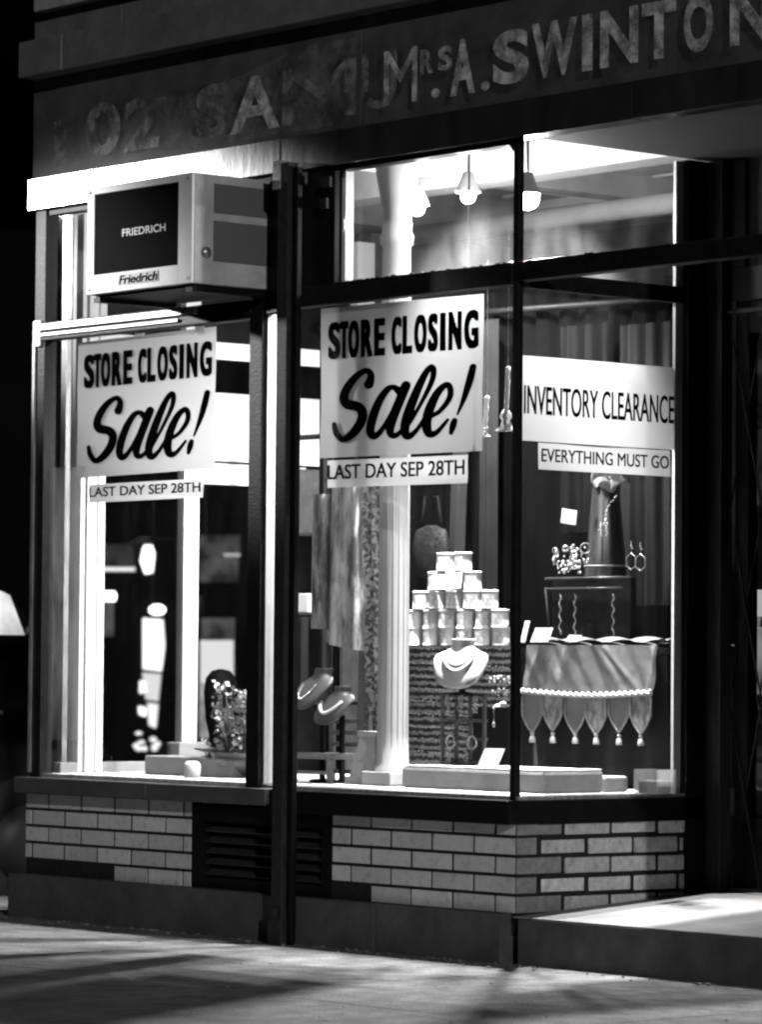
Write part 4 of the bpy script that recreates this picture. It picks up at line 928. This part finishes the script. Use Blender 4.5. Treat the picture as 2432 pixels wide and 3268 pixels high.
# dark patterned bag hanging behind the tins
p = U(935, 1180, 1.3); o = thing('hanging_bag', 'dark patterned bag hanging behind the tins', 'bag', p); b = MB()
b.lathe([(.07, -.14), (.10, -.12), (.115, -.02), (.09, .06), (.03, .08)], tuple(p), 20, 1., .35); b.build('body', stripes('bag_pattern', .003, .02, 20, 'DIAGONAL', 12, .6, .6, 4.), o)
b = MB(); b.tube([p + Vector((-.07, 0, .05)), p + Vector((-.04, 0, .2)), p + Vector((.04, 0, .2)), p + Vector((.07, 0, .05))], .006); b.build('handle', M_black, o)
# shelf with a few goods at the left of the right display
p0_, p1_2 = U(645, 1340, 1.1), U(705, 1340, 1.1)
o = thing('side_shelf', 'dark shelf unit with pale goods behind the doll chair', 'shelf', (p0_.x, 1.2, DECK)); b = MB()
for z in (.9, 1.28, 1.62): b.box(p0_.x - .1, p1_2.x + .12, 1.1, 1.3, z - .012, z)
for x in (p0_.x - .1, p1_2.x + .1): b.box(x, x + .02, 1.1, 1.3, DECK, 1.9)
b.build('frame', M_wood, o)
p = U(655, 1355, 1.12); o = thing('pale_box', 'pale carton on the shelf behind the doll chair', 'box', (p.x, 1.15, 1.28)); b = MB(); b.box(p.x - .06, p.x + .05, 1.11, 1.2, 1.16 - .16 + .28, 1.36); b.build('box', M_card, o, .003)
p = U(665, 1420, 1.12); o = thing('draped_cloth', 'pale cloth hanging from the dark shelf behind the chair', 'cloth', (p.x, 1.09, 1.0)); b = MB(); b.grid(lambda i, j: (p.x - .07 + i * .12, 1.088 - .012 * math.sin(i * 12), .93 + .33 * j + .06 * i * (1 - j)), 14, 8); b.build('cloth', M_grey, o)

# ------------------------------------------------------------------ entrance: folding gate, added lamp for bright goods behind the door
o = thing('folding_gate', 'black folding lattice gate drawn across the shop door', 'gate', (.7, .96, .21))
b = MB()
for k in range(9):
    for s_ in (1, -1):
        x = .14 + k * .15
        for q in range(3):
            z0 = .25 + q * .7; b.obox((x + .06, .955 + .006 * s_, z0 + .35), (.0035 , 0, 0), (0, .002, 0), (s_ * .085, 0, .35))
b.build('lattice', mat('gate_bar', .006, .6, .3, 30., spec=.1), o)
b = MB(); b.box(.1, 1.3, .95, .962, 2.37, 2.385); b.box(.1, 1.3, .95, .962, .235, .245); b.build('track', M_dark, o)
p = U(1643, 1310, 2.2); o = thing('added_lamp', 'small added lamp shape glowing through the shop door glass', 'lamp', (p.x, 2.2, 1.0))
b = MB(); b.lathe([(.04, p.z - .05), (.055, p.z - .02), (.05, p.z + .04), (.02, p.z + .06)], (p.x, 2.2, 0), 18); b.build('added_lamp_shade', emit('added_lamp_glow', 1.2), o)  # lamp added to glow in place of bright goods inside
b = MB(); b.lathe([(.08, .95), (.08, .97), (.015, .99), (.015, p.z - .05)], (p.x, 2.2, 0), 14); b.build('stand', M_chrome, o)
o = thing('counter', 'pale shop counter inside the door under the small added lamp', 'counter', (p.x, 2.3, .1)); b = MB(); b.box(p.x - .12, p.x + 1.2, 2.05, 2.6, .1, .95); b.build('body', mat('counter_front', .1, .6), o, .01); 
o = thing('stacked_paper', 'glowing stack of paper beside the small added lamp', 'paper', (p.x + .15, 2.2, .95)); b = MB(); q = U(1648, 1375, 2.15); b.box(q.x - .05, q.x + .25, 2.12, 2.3, .95, q.z + .03); b.build('stack', emit('glowing_paper', .6), o)  # light falling on the paper put in as emission

# ------------------------------------------------------------------ side street: parked car, shops across
o = thing('parked_car', 'dark car parked in the side street with a window glowing in place of a reflection', 'car', (-6.0, -.4, -.15))
M_car = mat('dark_car_paint', .012, .25, .1, 3., spec=.6)
prof = [(-2.2, .15), (-2.25, .55), (-2.1, .82), (-1.5, .90), (-1.05, 1.36), (-.7, 1.44), (.55, 1.46), (1.06, 1.455), (1.24, 1.24), (1.45, 1.0), (1.62, .80), (1.70, .6), (1.70, .3), (1.6, .15)]
def cy_(y): return y + .27
b = MB(); b.prism([(-5.05, cy_(y), z - .05) for y, z in prof], (-1.75, 0, 0)); b.build('body', M_car, o, .05)
b = MB(); b.prism([(-5.045, cy_(y), z - .05) for y, z in ((-1.0, 1.0), (-.85, 1.34), (-.05, 1.39), (-.05, 1.0))], (-.02, 0, 0)); b.build('rear_window', mat('car_glass', .02, .1), o)
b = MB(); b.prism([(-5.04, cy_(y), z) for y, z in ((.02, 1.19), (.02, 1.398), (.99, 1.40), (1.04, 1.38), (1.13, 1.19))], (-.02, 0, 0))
M_reflglow = bpy.data.materials.new('reflection_glow'); M_reflglow.use_nodes = True; n_ = M_reflglow.node_tree; bb = n_.nodes['Principled BSDF']; bb.inputs['Base Color'].default_value = (.1, .1, .1, 1)
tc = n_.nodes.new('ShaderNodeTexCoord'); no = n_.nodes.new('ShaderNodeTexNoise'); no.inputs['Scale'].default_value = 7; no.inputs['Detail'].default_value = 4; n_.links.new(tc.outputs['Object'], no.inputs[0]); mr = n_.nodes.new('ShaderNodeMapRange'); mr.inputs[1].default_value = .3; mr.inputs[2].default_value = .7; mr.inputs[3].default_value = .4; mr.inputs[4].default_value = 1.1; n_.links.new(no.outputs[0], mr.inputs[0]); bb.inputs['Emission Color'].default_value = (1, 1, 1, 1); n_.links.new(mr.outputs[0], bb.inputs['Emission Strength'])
b.build('glowing_window', M_reflglow, o)  # reflection on the car window put in as a glow of its own
b = MB(); b.box(-5.09, -4.9, cy_(1.13), cy_(1.2), 1.19, 1.25); b.build('side_mirror', M_car, o, .02)
b = MB(); b.box(-5.048, -5.03, cy_(.5), cy_(1.0), .81, .825); b.build('door_handle', M_chrome, o)
for y in (-1.4, 1.15):
    b = MB(); b.lathe([(.22, -.1), (.33, -.1), (.33, .1), (.2, .1), (.18, .07)], (0, 0, 0), 26); b.v = [(-5.12 + z, cy_(y) + x, .18 + yy) for x, yy, z in b.v]; w_ = b.build('wheel', mat('tyre', .01, .8), o)
    b = MB(); b.lathe([(.19, .0), (.19, .085), (.05, .10)], (0, 0, 0), 20); b.v = [(-5.12 + z, cy_(y) + x, .18 + yy) for x, yy, z in b.v]; b.build('rim', mat('rim_grey', .02, .5), w_)
b = MB(); b.box(-5.3, -5.1, cy_(1.66), cy_(1.71), .5, .6); b.build('headlight', M_chrome, o, .01)
XO = -25.
o = thing('shops_across_street', 'dark row of shops across the side street with lit openings', 'building', (XO, 18, -.15))
b = MB(); b.box(XO - 3, XO - .05, 6, 40, -.15, 6); b.build('wall', mat('far_wall', .004, .9, .4, .6, spec=.05), o)
def far(name, x0, x1, y0, y1, s_, dx=0., tl=0.):
    a, c, d, e = UX(x0, y0, XO + dx), UX(x1, y0, XO + dx), UX(x1, y1, XO + dx), UX(x0 + tl, y1, XO + dx)
    b = MB(); b.prism([a, c, d, e], (-.04, 0, 0)); return b.build(name, emit('far_glow_%g' % s_, s_), o)
def far_poly(name, pts, s_, dx=0.):
    b = MB(); b.prism([UX(x, y, XO + dx) for x, y in pts], (-.04, 0, 0)); return b.build(name, emit('far_glow_%g' % s_, s_), o)
def oval(x0, x1, y0, y1): return [((x0 + x1) / 2 + (x1 - x0) / 2 * math.cos(a), (y0 + y1) / 2 + (y1 - y0) / 2 * math.sin(a)) for a in [2 * math.pi * k / 16 for k in range(16)]]
for pts, st in (([(313, 1340), (353, 1343), (357, 1400), (350, 1455), (313, 1450)], 2.2), ([(312, 1458), (349, 1461), (343, 1520), (319, 1516)], 1.1), ([(306, 1476), (317, 1477), (318, 1499), (306, 1503)], 2.5), ([(323, 1524), (343, 1527), (338, 1578), (326, 1572)], 1.5), ([(303, 1531), (317, 1534), (316, 1553), (305, 1549)], 2.5)):
    far_poly('lit_doorway', pts, st)
far_poly('lit_sign', [(316, 1182), (329, 1182), (335, 1200), (331, 1240), (318, 1244), (308, 1216), (312, 1195)], 4.)
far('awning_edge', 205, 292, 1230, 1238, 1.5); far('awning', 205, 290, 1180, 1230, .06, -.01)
far_poly('street_lamp_glow', [(212, 1283), (248, 1282), (252, 1292), (249, 1303), (222, 1303), (213, 1296)], 6., .1); far_poly('street_lamp_glow', oval(327, 358, 1311, 1333), 6., .1)
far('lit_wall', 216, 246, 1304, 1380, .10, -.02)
far('dim_shopfront', 430, 520, 1160, 1206, .09); far('dim_shopfront', 432, 516, 1208, 1262, .11); far('lit_ledge', 488, 520, 1200, 1206, .8, .02)
far('bright_shopfront', 438, 506, 1388, 1480, 1.1); far('bright_shopfront', 436, 500, 1480, 1600, .5); far('dim_shopfront', 440, 508, 1340, 1386, .12)
far('glowing_window', 592, 606, 1400, 1600, .9)
random.seed(6)
for k in range(9):
    x = 292 + random.uniform(0, 50); y = 1575 + random.uniform(0, 55); far_poly('small_glow', oval(x, x + random.uniform(6, 14), y, y + random.uniform(6, 12)), 1.6, .3)

# beads and a shell on the edge of the first table's throw
random.seed(51)
for (x, y, n_b, lab) in ((1088, 1474, 26, 'scatter of pale beads on the throw left of the corner mullion'), (1092, 1501, 18, 'row of pale beads beside the rope trim left of the mullion')):
    p = U(x, y, .76); o = thing('bead_cluster', lab, 'beads', p, 'loose beads'); b = MB()
    for k in range(n_b): b.ball(p + Vector((random.uniform(-.07, .05), random.uniform(-.01, .01), random.uniform(-.012, .014))), random.uniform(.003, .007), 5)
    b.build('bead', M_glitter, o)
p = U(1083, 1532, .6); o = thing('sea_shell', 'small pale shell shape lying above the drop earrings', 'shell', p)
b = MB(); b.ball(p, .022, 10, .55); b.ball(p + Vector((.02, 0, .012)), .014, 8, .6); b.build('shell', M_bead, o)
